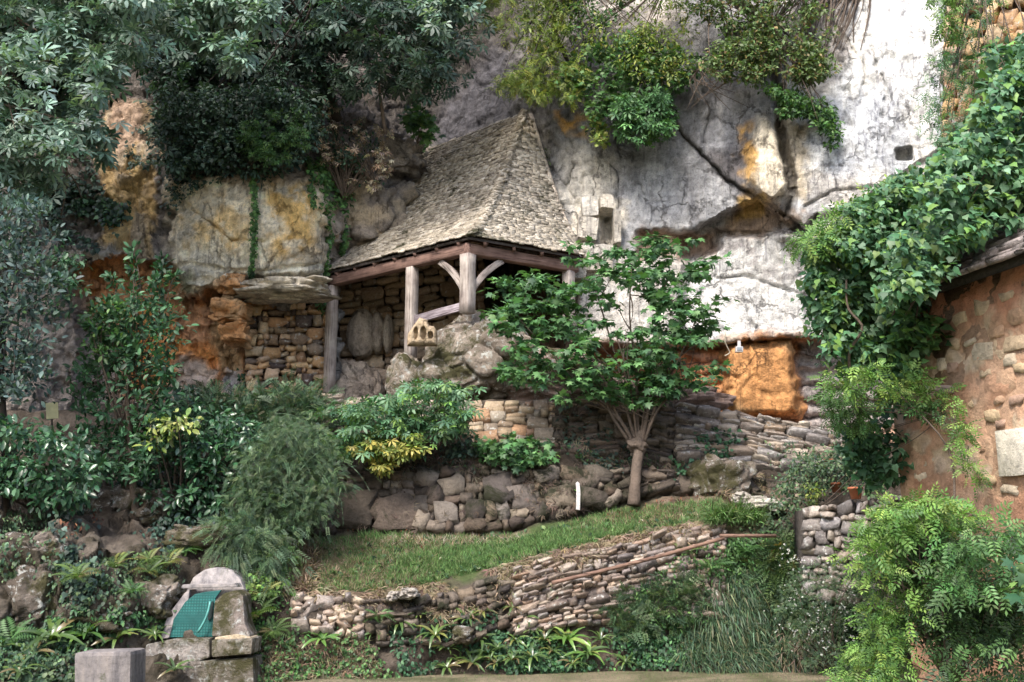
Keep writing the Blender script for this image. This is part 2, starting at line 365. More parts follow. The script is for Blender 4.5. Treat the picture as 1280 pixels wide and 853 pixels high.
for cr in ([(690,225),(712,300),(720,345)], [(1005,260),(1040,240),(1090,235)], [(860,350),(930,345),(1010,372)], [(735,180),(770,215),(775,280)], [(1090,60),(1110,120),(1100,190)], [(230,255),(290,300),(330,300)], [(340,230),(350,290)], [(100,240),(130,300)], [(690,210),(720,250),(735,300)], [(1020,60),(1010,120),(1000,170)], [(870,95),(890,140),(880,180)], [(420,290),(440,330)], [(225,330),(300,340),(400,330)], [(700,160),(720,190),(712,230)], [(760,130),(775,200)], [(1040,30),(1080,80),(1075,130)]):
    D += 0.10 * np.exp(-(dseg(wx2, wy2, cr) / 2.6) ** 2)
# strata in the orange recess and below the roof
stw = np.abs(((Y0 + 6 * fbm(q * 2, 3, 8)) / 17.0) % 1 - 0.5)
D += feat([(96,335),(310,350),(310,500),(96,505)], 1.0, 12) * (0.35 * (0.5 - stw)) * 0.7
D += feat(RB, 1.0, 12) * (0.5 - stw) * 0.4 * (1 - feat(PIL, 1.0, 6))
V = P(X0, Y0, D)
Nn = vnormals(V, *GX.shape)
f1, f2, cid = worley(V * np.array([0.55, 0.4, 0.4]) + 0.35 * fbm(V * 0.8, 3, 40)[:, None], 3)
g1, g2, gid = worley(V * np.array([1.7, 1.4, 1.3]) + 0.3 * fbm(V * 2, 3, 44)[:, None], 13)
Wp = 0.25 * fbm(V * 1.5, 3, 46)[:, None]
disp = 0.16 * fbm(V * 0.45, 2, 60) + 0.30 * facets(V * np.array([.8, .5, .6]) + Wp, 5, 0.9) * (0.4 + 0.6 * sm(-.3, .4, fbm(V * .4, 2, 61))) + 0.12 * facets(V * np.array([2.2, 1.5, 1.9]) + Wp, 6, 0.9) + 0.05 * facets(V * np.array([6, 4, 7]) + Wp * 2, 8, 0.9) * (1 - 0.8 * sm(640, 740, X0)) + 0.03 * gid * sm(0.1, 0.6, fbm(V * 0.7, 2, 77) + 0.4) - 0.12 * np.exp(-((f2 - f1) / 0.05) ** 2) * sm(-0.1, 0.4, fbm(V * 0.5, 2, 31)) - 0.04 * np.exp(-((g2 - g1) / 0.06) ** 2)
calm = 1 - 0.65 * sm(640, 720, X0)
disp += (0.02 * fbm(V * np.array([5, 5, 4]), 4, 70) + 0.012 * fbm(V * 18, 2, 90)) * calm
disp *= (1 - 0.68 * sm(670, 740, X0)) * (1 - 0.5 * feat(BL, 1, 10)) * (1 - 0.5 * feat([(490,-200),(680,-200),(680,150),(540,200),(490,150)], 1, 20)) * (1 - 0.55 * feat(PIL, 1, 10))
V = V + Nn * (-1 if Nn[:, 1].mean() > 0 else 1) * (disp * (1 - 0.5 * feat(PV, 1, 10)))[:, None]
# colours of the rock itself
def blob(poly, wd=18, warp=2.0):
    return sm(-wd, wd, sdp(X0 + (wx - X0) * warp, Y0 + (wy - Y0) * warp, poly))[:, None]
C = np.tile(np.array([0.30, 0.29, 0.285]), (len(X0), 1))
nz = fbm(V * 0.9, 5, 120)[:, None]; nv = fbm(V * np.array([2.2, 2.2, 0.35]), 5, 130)[:, None]; nf = fbm(V * 3, 4, 140)[:, None]
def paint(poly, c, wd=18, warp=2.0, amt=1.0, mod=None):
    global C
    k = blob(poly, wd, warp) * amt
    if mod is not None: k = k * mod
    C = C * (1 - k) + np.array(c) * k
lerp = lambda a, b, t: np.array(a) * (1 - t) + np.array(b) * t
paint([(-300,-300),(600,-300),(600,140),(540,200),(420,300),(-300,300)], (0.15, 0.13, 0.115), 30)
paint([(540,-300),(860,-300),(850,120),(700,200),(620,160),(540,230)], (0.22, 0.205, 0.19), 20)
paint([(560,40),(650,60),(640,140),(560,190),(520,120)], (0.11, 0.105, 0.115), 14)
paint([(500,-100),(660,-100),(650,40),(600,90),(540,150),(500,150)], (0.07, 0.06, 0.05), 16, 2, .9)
paint([(690,150),(860,150),(960,260),(870,300),(740,330),(700,250)], lerp((0.38, 0.38, 0.39), (0.22, 0.22, 0.23), sm(-0.4, 0.5, nv)), 12)
paint([(700,190),(760,180),(762,260),(735,340),(700,260)], (0.50, 0.47, 0.42), 12, 2, 0.9, sm(-0.5, 0.3, nz))
paint([(840,110),(955,120),(945,240),(900,225),(850,165)], lerp((0.30, 0.30, 0.32), (0.15, 0.14, 0.145), sm(-0.3, 0.4, nz)), 10)
paint([(940,-300),(1700,-300),(1700,250),(985,270),(970,120),(985,80)], lerp((0.74, 0.72, 0.68), (0.54, 0.55, 0.56), sm(-0.2, 0.6, nv)), 14)
paint([(985,-60),(1075,-60),(1060,70),(1020,110),(985,60)], (0.34, 0.31, 0.29), 14)
paint([(1000,215),(1080,205),(1080,260),(1005,265)], (0.42, 0.39, 0.36), 12, 2, 0.8)
paint([(700,-80),(850,-80),(850,60),(820,30),(740,40)], (0.5, 0.45, 0.4), 14)
paint([(1000,120),(1110,110),(1120,200),(1050,225),(1005,200)], (0.52, 0.54, 0.58), 16, 2, .8)
paint([(1090,-60),(1180,-60),(1160,120),(1100,110)], (0.78, 0.77, 0.75), 16, 2, .8)
paint(PB, (0.68, 0.60, 0.47), 8, 1.2)
paint([(928,165),(942,155),(946,200),(940,245),(926,225)], (0.52, 0.30, 0.09), 6, 1.5, 0.9, sm(-0.5, 0.2, nf))
paint([(975,135),(1005,150),(1003,260),(988,250)], (0.50, 0.43, 0.33), 8)
paint([(930,240),(975,255),(1005,285),(1000,310),(960,300),(900,300),(905,270)], (0.30, 0.22, 0.16), 8)
paint([(915,248),(960,250),(955,268),(918,272)], (0.50, 0.33, 0.12), 6)
paint([(700,150),(740,150),(735,175),(705,170)], (0.62, 0.34, 0.08), 8, 1.5, 0.9, sm(-0.5, 0.3, nf))
paint([(845,280),(960,295),(1100,250),(1700,130),(1700,430),(850,430)], lerp((0.58, 0.57, 0.55), (0.36, 0.34, 0.33), sm(-0.1, 0.7, nf)), 10)
paint([(690,310),(790,310),(860,330),(860,430),(700,430)], (0.52, 0.49, 0.45), 12)
paint([(795,285),(900,285),(895,312),(840,325),(800,318)], (0.34, 0.24, 0.18), 8)
paint([(860,340),(900,330),(1000,360),(1000,420),(860,425)], (0.68, 0.67, 0.65), 14, 2, 0.9)
paint([(900,418),(1100,416),(1100,426),(900,427)], (0.46, 0.38, 0.31), 3, .8)
paint([(600,435),(850,430),(1130,424),(1130,640),(600,640)], (0.42, 0.27, 0.19), 12)
paint(RB, lerp((0.55, 0.25, 0.11), (0.40, 0.24, 0.17), sm(-0.2, 0.4, nf)), 8)
paint(PIL, lerp((0.66, 0.42, 0.21), (0.60, 0.30, 0.12), sm(-0.4, 0.4, nz)), 5)
paint([(850,450),(905,455),(905,500),(850,500)], (0.50, 0.23, 0.12), 8)
paint([(1000,430),(1130,430),(1130,540),(1005,540)], (0.40, 0.36, 0.35), 6)
paint([(718,245),(775,248),(775,345),(715,348)], (0.62, 0.57, 0.49), 6)
# left part
paint([(125,130),(200,130),(205,220),(200,325),(125,315),(135,250)], lerp((0.62, 0.44, 0.22), (0.42, 0.34, 0.25), sm(-0.1, 0.5, nv)), 8)
paint([(135,120),(190,130),(190,175),(140,185)], (0.42, 0.30, 0.22), 8)
paint([(190,200),(225,200),(222,330),(198,330)], (0.20, 0.18, 0.17), 6)
paint(BL, lerp((0.82, 0.72, 0.54), (0.64, 0.57, 0.45), sm(-0.2, 0.6, nz)), 6)
paint([(335,225),(395,225),(392,310),(340,315)], (0.72, 0.47, 0.17), 14, 2.4, 0.95, sm(-0.6, 0.2, nf))
paint([(225,260),(290,240),(320,260),(300,315),(240,315)], (0.72, 0.50, 0.22), 14, 2.4, 0.8, sm(-0.5, 0.3, nf))
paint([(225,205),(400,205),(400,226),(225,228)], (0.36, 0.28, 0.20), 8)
paint([(218,300),(250,320),(400,325),(404,348),(300,350),(245,374),(220,365)], (0.74, 0.68, 0.55), 6)
paint([(213,330),(240,335),(240,366),(222,366)], (0.22, 0.23, 0.16), 6)
paint([(60,298),(212,308),(212,328),(60,335)], (0.34, 0.31, 0.27), 6)
paint(ORL, lerp((0.80, 0.34, 0.11), (0.60, 0.33, 0.19), sm(-0.3, 0.5, nz)), 8)
paint([(-300,340),(100,330),(130,420),(110,520),(-300,560)], (0.30, 0.26, 0.235), 18)
paint([(100,400),(150,400),(150,520),(90,520)], (0.36, 0.30, 0.27), 16)
paint([(275,435),(298,430),(296,492),(268,492)], (0.58, 0.53, 0.53), 5)
paint([(215,450),(262,455),(262,500),(205,500)], (0.50, 0.40, 0.34), 8)
paint([(262,370),(305,370),(300,460),(270,470),(262,420)], (0.52, 0.34, 0.19), 6)
paint([(405,250),(470,240),(500,300),(412,345)], (0.34, 0.29, 0.24), 8)
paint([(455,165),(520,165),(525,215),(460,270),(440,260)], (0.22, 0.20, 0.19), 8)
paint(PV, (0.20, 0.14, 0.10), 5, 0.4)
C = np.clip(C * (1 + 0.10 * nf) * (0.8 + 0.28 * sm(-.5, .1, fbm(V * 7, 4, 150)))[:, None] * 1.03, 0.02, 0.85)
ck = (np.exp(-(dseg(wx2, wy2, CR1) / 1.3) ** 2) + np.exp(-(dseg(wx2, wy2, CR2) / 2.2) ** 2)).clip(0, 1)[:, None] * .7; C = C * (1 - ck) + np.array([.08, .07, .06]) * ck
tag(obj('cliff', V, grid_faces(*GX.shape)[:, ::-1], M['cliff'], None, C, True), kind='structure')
bvh_cliff = BVHTree.FromPolygons(V.tolist(), grid_faces(*GX.shape).tolist())
# ------------------------------------------------------------------ banks and terraces
ROW = {  # px: lawn Y, then (py, Y) for wall foot, wall top, upper foot, upper top, ledge, terrace edge
 -260: (13.4,(790,14.8),(668,15.4),(655,17.3),(622,18.3),(600,19.0),(512,20.4)),
 0: (13.6,(785,15.0),(668,15.6),(655,17.5),(620,18.4),(600,19.1),(512,20.6)),
 100: (14.0,(790,15.3),(670,15.9),(655,17.6),(615,18.4),(600,19.2),(512,20.8)),
 200: (14.8,(808,15.7),(700,16.3),(668,17.6),(615,18.7),(590,19.5),(505,21.0)),
 300: (15.6,(815,16.2),(725,16.8),(672,18.0),(612,19.2),(590,19.9),(500,21.2)),
 370: (16.0,(802,16.5),(748,16.9),(674,18.8),(600,19.6),(580,20.2),(500,21.2)),
 450: (16.4,(812,16.7),(752,17.0),(660,19.2),(600,19.6),(580,20.2),(500,21.2)),
 560: (16.9,(815,17.1),(740,17.5),(668,19.1),(585,19.6),(568,20.3),(502,21.0)),
 640: (17.1,(800,17.4),(713,17.9),(664,19.2),(590,19.7),(566,20.3),(502,21.0)),
 700: (17.2,(790,17.6),(697,18.1),(646,19.4),(590,19.9),(570,20.3),(502,21.0)),
 800: (17.3,(782,17.8),(675,18.4),(622,20.0),(590,20.2),(575,20.5),(502,21.2)),
 900: (17.4,(785,17.9),(658,18.7),(612,20.3),(595,20.6),(580,20.8),(517,21.4)),
 960: (17.4,(795,17.9),(682,18.7),(640,20.0),(604,20.5),(588,20.8),(528,21.4)),
 1050: (17.4,(800,17.7),(700,18.4),(640,19.2),(606,20.0),(594,20.6),(545,21.3)),
 1200: (17.2,(800,17.5),(700,18.2),(640,19.0),(610,19.8),(600,20.4),(560,21.0)),
 1560: (17.0,(800,17.3),(700,18.0),(640,19.0),(610,19.8),(600,20.4),(560,21.0))}
keys = sorted(ROW)
def prof(px):
    out = []
    K = np.array(keys, float)
    y0 = np.interp(px, K, [ROW[k][0] for k in keys])
    pz = PZ(px, np.full_like(px, 800.0), -0.03)
    a = np.stack([(px - 640) / F * y0 * 1.02, y0, np.full_like(px, -0.06)], -1); out.append(a)
    for r in range(1, 7):
        py = np.interp(px, K, [ROW[k][r][0] for k in keys]); Y = np.interp(px, K, [ROW[k][r][1] for k in keys])
        py = py + 3 * fbm(np.stack([px / 40, px * 0 + r * 9.1, px * 0], -1), 3, 200)
        out.append(P(px, py, Y))
    b = out[-1].copy(); b[:, 1] += 5.5; b[:, 0] *= 1.25; out.append(b)
    return out
tx = np.concatenate([np.arange(-560, -60, 8.0), np.arange(-60, 1340, 3.0), np.arange(1340, 1701, 8.0)]); PR = prof(tx)
subs = [12, 34, 30, 24, 12, 24, 14]; rows = []; rk = []
for r in range(7):
    for s in range(subs[r]):
        t = s / subs[r]; rows.append(PR[r] * (1 - t) + PR[r + 1] * t); rk.append(r + t)
rows.append(PR[7]); rk.append(7.0)
T = np.array(rows); rk = np.repeat(np.array(rk), len(tx)); nr, nc = T.shape[:2]; T = T.reshape(-1, 3)
tn = vnormals(T, nr, nc); tn *= np.sign(tn[:, 2:3].mean())
amp = np.interp(rk, [0, 0.6, 1, 2, 2.3, 2.8, 3, 4, 5, 6, 7], [0.03, 0.16, 0.12, 0.07, 0.07, 0.07, 0.14, 0.14, 0.14, 0.06, 0.05])
sgn = 1 if tn[:, 2].mean() > 0 else -1
kf = lambda r: sm(1.9, 2.1, r) * (1 - sm(2.9, 3.1, r))
bp, _y = proj(T); rocky = (1 - sm(300, 380, bp)) * sm(.3, .8, rk) * (1 - sm(5, 5.6, rk)) + 0.35 * sm(300, 380, bp) * (1 - kf(rk)) * (1 - sm(5.2, 5.8, rk)) * sm(.3, .8, rk)
TV = T + tn * sgn * (amp * (fbm(T * 1.1, 4, 210) + 0.45 * fbm(T * 5, 4, 215)) + rocky * (0.32 * facets(T * 1.3 + .3 * fbm(T * 2, 3, 216)[:, None], 31, .9) + 0.12 * facets(T * 3.7, 33, .9)))[:, None]
tpx, tpy = proj(TV)
nz = fbm(TV * 1.2, 4, 220)[:, None]; nf = fbm(TV * 4, 4, 225)[:, None]
soil = lerp((0.065, 0.05, 0.038), (0.15, 0.12, 0.095), sm(-0.5, 0.6, nf)); green = lerp((0.08, 0.12, 0.04), (0.15, 0.16, 0.07), sm(-0.3, 0.5, nz))
dry = lerp((0.20, 0.16, 0.11), (0.12, 0.10, 0.07), sm(-0.4, 0.4, nf))
kk = (sm(1.95, 2.15, rk) * (1 - sm(2.85, 3.05, rk)) * sm(340, 380, tpx) * (1 - sm(930, 980, tpx)))[:, None]
TC = soil.copy(); TC = TC * (1 - kk) + green * kk
k2 = kk * sm(0.0, 0.5, nz + 0.5 * nf) ; TC = TC * (1 - k2) + dry * k2
k3 = kk * (sm(770, 830, tpx) * sm(2.45, 2.75, rk))[:, None]; TC = TC * (1 - k3) + lerp((0.14, 0.095, 0.07), (0.24, 0.18, 0.13), sm(-0.3, 0.4, nf)) * k3
k4 = (sm(6.0, 6.3, rk))[:, None]; TC = TC * (1 - k4) + np.array([0.2, 0.17, 0.13]) * k4
k5 = ((1 - sm(2.0, 2.3, rk)) * (1 - sm(180, 330, tpx)))[:, None]; TC = TC * (1 - k5 * .7) + lerp((0.07, 0.06, 0.04), (0.19, 0.16, 0.13), sm(-0.2, 0.5, nf)) * k5 * .7
tag(obj('bank', TV, grid_faces(nr, nc), M['soil'], None, TC, True), kind='structure')
bvh_t = BVHTree.FromPolygons(TV.tolist(), grid_faces(nr, nc).tolist())
# lawn: one sheet out to the horizon
gxs = np.concatenate([[-900, -200, -60, -30], np.arange(-16, 16.1, 0.4), [30, 60, 200, 900]]); gys = np.concatenate([[-900, -100, -20, 0, 6], np.arange(10, 21, 0.3), [30, 60, 200, 900]])
A, B = np.meshgrid(gxs, gys); LV = np.stack([A.ravel(), B.ravel(), 0 * A.ravel()], 1); LV[:, 2] = 0.02 * fbm(LV * 0.9, 3, 300)
LC = lerp((0.16, 0.155, 0.08), (0.33, 0.27, 0.18), sm(-0.4, 0.5, fbm(LV * 2.2, 4, 310))[:, None])
tag(obj('lawn', LV, grid_faces(*A.shape), M['soil'], None, LC, True), kind='structure')
def hit(px, py, bv, back=60):
    d = ray(px, py); d = Vector(d.tolist()).normalized()
    r = bv.ray_cast(Vector(CAM.tolist()), d, back)
    return (np.array(r[0]), np.array(r[1]) * (1 if Vector(r[1]).dot(d) < 0 else -1)) if r[0] is not None else (None, None)
# ------------------------------------------------------------------ stones
import bmesh
def _cube26():
    vs = []; idx = {}
    for i in (-1, 0, 1):
        for j in (-1, 0, 1):
            for k in (-1, 0, 1):
                if (i, j, k) != (0, 0, 0): idx[(i, j, k)] = len(vs); vs.append((i, j, k))
    fs = []
    for ax in range(3):
        for s in (-1, 1):
            o = [a for a in range(3) if a != ax]
            for a in (-1, 0):
                for b in (-1, 0):
                    qd = []
                    for da, db in ((0, 0), (1, 0), (1, 1), (0, 1)):
                        v = [0, 0, 0]; v[ax] = s; v[o[0]] = a + da; v[o[1]] = b + db; qd.append(idx[tuple(v)])
                    flip = (s < 0) ^ (ax == 1)
                    fs.append(qd[::-1] if flip else qd)
    return np.array(vs, float), np.array(fs)
C26V, C26F = _cube26()
def stone_verts(g, round_=0.5, rough=0.13):
    round_ = round_ * 0.75
    r = np.linalg.norm(C26V, axis=1)[:, None]; V = C26V * (1 - round_) + C26V / r * round_ * 1.22
    return V * (1 + rough * g.normal(size=V.shape)) + rough * 0.35 * g.normal(size=V.shape)
_sets = {}
def stone_set(key, palette, mat, round_=0.5, rough=0.13, n=14):
    if key not in _sets:
        L = []
        for k in range(n):
            c = np.array(palette[k % len(palette)]) * rng.uniform(0.85, 1.15)
            L.append(fmesh(key + '_stone', stone_verts(rng, round_, rough), C26F, mat, np.tile(c, (26, 1)), False))
        _sets[key] = L
    return _sets[key]
def fill(nu, nv, sizes, g, big=()):
    occ = np.zeros((nv, nu), bool); out = []
    def tryput(i, j, a, b):
        if i + a <= nu and j + b <= nv and not occ[j:j + b, i:i + a].any():
            occ[j:j + b, i:i + a] = True; out.append((i, j, a, b)); return True
    for a, b, cnt, jmax in big:
        for _ in range(cnt): tryput(int(g.integers(0, max(1, nu - a + 1))), int(g.integers(0, max(1, min(jmax, nv - b) + 1))), a, b)
    for j in range(nv):
        for i in range(nu):
            if occ[j, i]: continue
            for _ in range(5):
                a, b = sizes[g.integers(len(sizes))]
                if tryput(i, j, a, b): break
            else: tryput(i, j, 1, 1)
    return out
def stone_wall(root, surf, W, H, cell, sizes, sset, depth=0.22, big=(), keep=None, proud=0.0, jit=0.06, gap=0.93, limit=300, name='stone', seed=1, cellv=None):
    g = np.random.default_rng(seed); cellv = cellv or cell
    nu = max(2, int(W / cell)); nv = max(2, int(H / cellv)); items = fill(nu, nv, sizes, g, big)
    base = np.array(root.location); recs = []
    for (i, j, a, b) in items:
        u = (i + a / 2) / nu; v = (j + b / 2) / nv + 0.008 * math.sin(u * 17 + j)
        p = surf(u, v); e = 1e-3
        du = (surf(u + e, v) - surf(u - e, v)); sx = np.linalg.norm(du) / (2 * e) / nu; du /= np.linalg.norm(du)
        dv = (surf(u, v + e) - surf(u, v - e)); sz = np.linalg.norm(dv) / (2 * e) / nv; dv /= np.linalg.norm(dv)
        n = np.cross(dv, du)
        if n[1] > 0: n = -n           # towards the viewer's side
        n /= np.linalg.norm(n); dv = np.cross(du, n) ; dv = dv if dv[2] > 0 else -dv
        if keep is not None and not keep(p, g): continue
        hx, hz = sx * a / 2 * gap, sz * b / 2 * gap
        dp = depth * g.uniform(0.6, 1.1) / 2 * (1 + 0.35 * (a * b > 6))
        p = p + n * (proud + g.normal() * depth * 0.12)
        recs.append((p, du, n, dv, (hx * g.uniform(0.93, 1.06), dp, hz * g.uniform(0.9, 1.06)), g.normal(size=3) * jit, g.integers(len(sset))))
    _, py = proj(np.array([r[0] for r in recs])); size = [-(r[4][0] * r[4][2]) for r in recs]
    order = np.argsort(size); mb = None
    for rank, k in enumerate(order):
        p, du, n, dv, sc, jr, mi = recs[k]
        Rm = Matrix(((du[0], -n[0], dv[0]), (du[1], -n[1], dv[1]), (du[2], -n[2], dv[2])))
        if Rm.determinant() < 0: Rm = Matrix(((-du[0], -n[0], dv[0]), (-du[1], -n[1], dv[1]), (-du[2], -n[2], dv[2])))
        Rm = Rm @ Matrix.Rotation(jr[0], 3, 'X') @ Matrix.Rotation(jr[1] * 1.4, 3, 'Y') @ Matrix.Rotation(jr[2], 3, 'Z')
        if rank < limit:
            o = link(name, sset[mi], root, p - base, Rm.to_euler(), sc)
        else:
            mb = mb or MB(); me = sset[mi]
            vv = np.empty(26 * 3, np.float32); me.vertices.foreach_get('co', vv); vv = vv.reshape(-1, 3) * np.array(sc)
            mb.add(vv @ np.array(Rm).T + p, C26F, np.array(me.color_attributes['col'].data[0].color[:3]) * g.uniform(0.6, 1.3))
    if mb: tag(mb.build('small_stones', M['stone_nornd'], root, True), kind='stuff')
M['stone_nornd'] = rock_mat('small_wall_stone', streak=0.1, fine=18, lichen=0.25)
def row_surf(r, px0, px1, out=0.05, v0=0.0, v1=1.0):
    xs = np.linspace(px0, px1, 120); pr = prof(xs); a, b = pr[r], pr[r + 1]
    def f(u, v):
        k = np.clip(u, 0, 1) * 119; i = int(min(k, 118)); t = k - i
        A = a[i] * (1 - t) + a[i + 1] * t; B = b[i] * (1 - t) + b[i + 1] * t; vv = v0 + (v1 - v0) * v
        return A * (1 - vv) + B * vv + np.array([0, -out, 0])
    L = np.linalg.norm(np.diff(a, axis=0), axis=1).sum(); Hh = np.linalg.norm(b - a, axis=1).mean() * (v1 - v0)
    return f, L, Hh
def quad_surf(a, b, c, d):           # bottom left, bottom right, top right, top left
    a, b, c, d = map(np.asarray, (a, b, c, d))
    return lambda u, v: (a * (1 - u) + b * u) * (1 - v) + (d * (1 - u) + c * u) * v
G_PAL = [(0.165,0.14,0.12),(0.125,0.11,0.095),(0.23,0.20,0.17),(0.10,0.085,0.075),(0.15,0.12,0.10)]
PK_PAL = [(0.30,0.255,0.23),(0.35,0.295,0.265),(0.24,0.21,0.195),(0.41,0.36,0.32),(0.31,0.245,0.21),(0.28,0.26,0.245)]
OC_PAL = [(0.62,0.45,0.28),(0.54,0.37,0.22),(0.44,0.29,0.18),(0.68,0.55,0.38),(0.15,0.12,0.11),(0.58,0.42,0.28),(0.30,0.24,0.19)]
GR_PAL = [(0.32,0.30,0.29),(0.40,0.37,0.34),(0.25,0.23,0.22),(0.36,0.31,0.27)]
CR_PAL = [(0.40,0.35,0.28),(0.34,0.28,0.22),(0.40,0.27,0.19),(0.30,0.26,0.22)]
SH = [(2,1),(2,1),(3,1),(1,1),(2,1),(3,2),(2,2),(4,1),(3,1)]
# boulder wall under the ledge
f_, W_, H_ = row_surf(3, 372, 1010, 0.05)
bw = empty('boulder_retaining_wall', P(640, 662, 19.2), 'rough dark boulder wall with big mossy base stones along the top of the grass slope', 'stone wall')
stone_wall(bw, f_, W_, H_, 0.115, [(2,1),(2,2),(3,2),(1,1),(3,1),(4,2),(2,1)], stone_set('mossy', G_PAL, M['stone_moss'], 0.2, 0.19), 0.26, big=[(7,5,2,0),(6,4,3,0),(4,3,12,3),(4,2,14,4)], gap=1.02, proud=0.0, jit=0.1, seed=3)
# upper terrace walls
f_, W_, H_ = row_surf(5, 586, 694, 0.06, 0.12, 0.95)
uw = empty('block_retaining_wall', P(640, 555, 20.6), 'exposed patch of pale squared blocks in the upper retaining wall left of the small tree', 'stone wall')
stone_wall(uw, f_, W_, H_, 0.13, [(2,1),(2,2),(3,1),(1,1),(3,2)], stone_set('block', CR_PAL, M['stone'], 0.22, 0.09), 0.24, gap=0.97, seed=5)
f_, W_, H_ = row_surf(5, 296, 588, 0.06, 0.55, 1.0)
uw2 = empty('terrace_edge_wall', P(440, 520, 20.9), 'low dry stone edge of flat grey stones below the tall left post of the shelter', 'stone wall')
stone_wall(uw2, f_, W_, H_, 0.16, [(2,1),(3,1),(4,1),(1,1),(2,2)], stone_set('grey', GR_PAL, M['stone'], 0.18, 0.16), 0.3, seed=6, cellv=0.08)
f_, W_, H_ = row_surf(5, 690, 842, 0.05, 0.0, 1.0)
uw4 = empty('overgrown_retaining_wall', P(760, 570, 20.5), 'dark overgrown retaining wall directly behind the trunk of the small tree', 'stone wall')
stone_wall(uw4, f_, W_, H_, 0.14, SH, stone_set('mossy', G_PAL, M['stone_moss'], 0.2, 0.19), 0.25, seed=16, cellv=0.1)
f_, W_, H_ = row_surf(5, 842, 1090, 0.06, 0.0, 1.0)
uw3 = empty('thin_slab_wall', P(960, 580, 20.8), 'dry stone wall of thin stacked slabs below the orange rock pillar', 'stone wall')
stone_wall(uw3, f_, W_, H_, 0.11, [(2,1),(3,1),(3,1),(4,1),(1,1),(4,2)], stone_set('grey', GR_PAL, M['stone'], 0.18, 0.16), 0.3, seed=7, cellv=0.075)
# lower dry stone wall and its broken left end
f_, W_, H_ = row_surf(1, 640, 905, 0.07, 0.05, 1.0)
lw = empty('dry_stone_wall', P(770, 785, 17.7), 'pinkish dry stone wall behind the slanting pole, below the grass slope', 'stone wall')
stone_wall(lw, f_, W_, H_, 0.078, [(2,1),(2,1),(3,1),(1,1),(2,2),(3,1),(4,1),(2,1),(3,1)], stone_set('pink', PK_PAL, M['stone'], 0.2, 0.17), 0.24, big=[(4,2,10,12)], seed=8, limit=300)
f_, W_, H_ = row_surf(1, 366, 455, 0.09, 0.25, 1.02)
ls = empty('stone_pile', P(405, 795, 16.6), 'tumbled pale round stones at the broken left end of the lower wall', 'stone wall')
stone_wall(ls, f_, W_, H_, 0.085, [(1,1),(2,1),(3,2),(3,1),(2,1)], stone_set('pale', [(0.42,0.37,0.33),(0.36,0.31,0.28),(0.5,0.44,0.38)], M['stone'], 0.3, 0.2), 0.24, seed=9, jit=0.2)
f_, W_, H_ = row_surf(1, 455, 642, 0.06, 0.1, 0.95)
lm = empty('mossy_low_wall', P(550, 805, 17.1), 'dark mossy middle stretch of the lower wall behind the strap ferns', 'stone wall')
stone_wall(lm, f_, W_, H_, 0.085, SH, stone_set('mossy', G_PAL, M['stone_moss'], 0.2, 0.19), 0.22, seed=10, keep=lambda p, g: g.random() < 0.8)
# short grey wall with plants on it at the right
rw = empty('short_grey_wall', P(1050, 705, 17.4), 'short pale grey rubble wall with a terracotta pot on top, beside the wisteria', 'stone wall')
a_, b_, c_, d_ = P(1004, 748, 17.6), P(1130, 768, 16.8), P(1130, 618, 16.8), P(1004, 636, 17.6)
stone_wall(rw, quad_surf(a_, b_, c_, d_), 1.55, 1.5, 0.10, [(1,1),(2,1),(2,2),(1,2),(3,2)], stone_set('grey2', [(0.38,0.35,0.34),(0.46,0.43,0.41),(0.3,0.28,0.27)], M['stone'], 0.22, 0.19), 0.24, seed=11, jit=.12)
def slab_core(name, a, b, c, d, th, mat, parent, col):
    V = np.array([a, b, c, d]); V2 = V + np.array([0.0, th, 0]); mb = MB(); mb.add(np.concatenate([V, V2]), QB, col); return mb.build(name, mat, parent)
slab_core('core', a_ + [0, .06, 0], b_ + [0, .06, 0], c_ + [0, .06, -.02], d_ + [0, .06, -.02], 0.5, M['soil'], rw, (0.1, 0.085, 0.075))
# niche wall
nw = empty('niche_wall', P(360, 485, 23.6), 'ochre rubble wall with dark sooty stones under the pale overhanging slab', 'stone wall')
a_, b_, c_, d_ = P(308, 492, 23.6), P(409, 492, 24.3), P(409, 372, 24.3), P(306, 376, 23.6)
stone_wall(nw, quad_surf(a_, b_, c_, d_), 1.9, 2.0, 0.125, [(1,1),(2,1),(2,1),(3,1),(2,2),(1,1),(3,2)], stone_set('ochre', OC_PAL, M['stone'], 0.28, 0.18), 0.3, seed=12)
slab_core('core', a_ + [0, .08, 0], b_ + [0, .08, 0], c_ + [0, .08, 0], d_ + [0, .08, 0], 0.4, M['soil'], nw, (0.08, 0.06, 0.05))
# masonry at the top right
mw = empty('golden_masonry_wall', P(1230, 130, 19), 'high wall of golden stones half hidden by creeper at the top right', 'stone wall')
a_, b_, c_, d_ = P(1172, 470, 19.4), P(1400, 530, 17.5), P(1400, -120, 17.5), P(1185, -120, 19.4)
stone_wall(mw, quad_surf(a_, b_, c_, d_), 3.6, 8.2, 0.17, [(1,1),(2,1),(2,2),(3,2),(3,1)], stone_set('gold', [(0.58,0.42,0.25),(0.64,0.5,0.33),(0.55,0.36,0.22),(0.5,0.4,0.3)], M['stone'], 0.25, 0.15), 0.3, seed=13)
slab_core('core', a_ + [.25, .1, .2], b_ + [0, .1, .2], c_ + [0, .1, 0], d_ + [.25, .1, 0], 0.6, M['soil'], mw, (0.3, 0.22, 0.15))
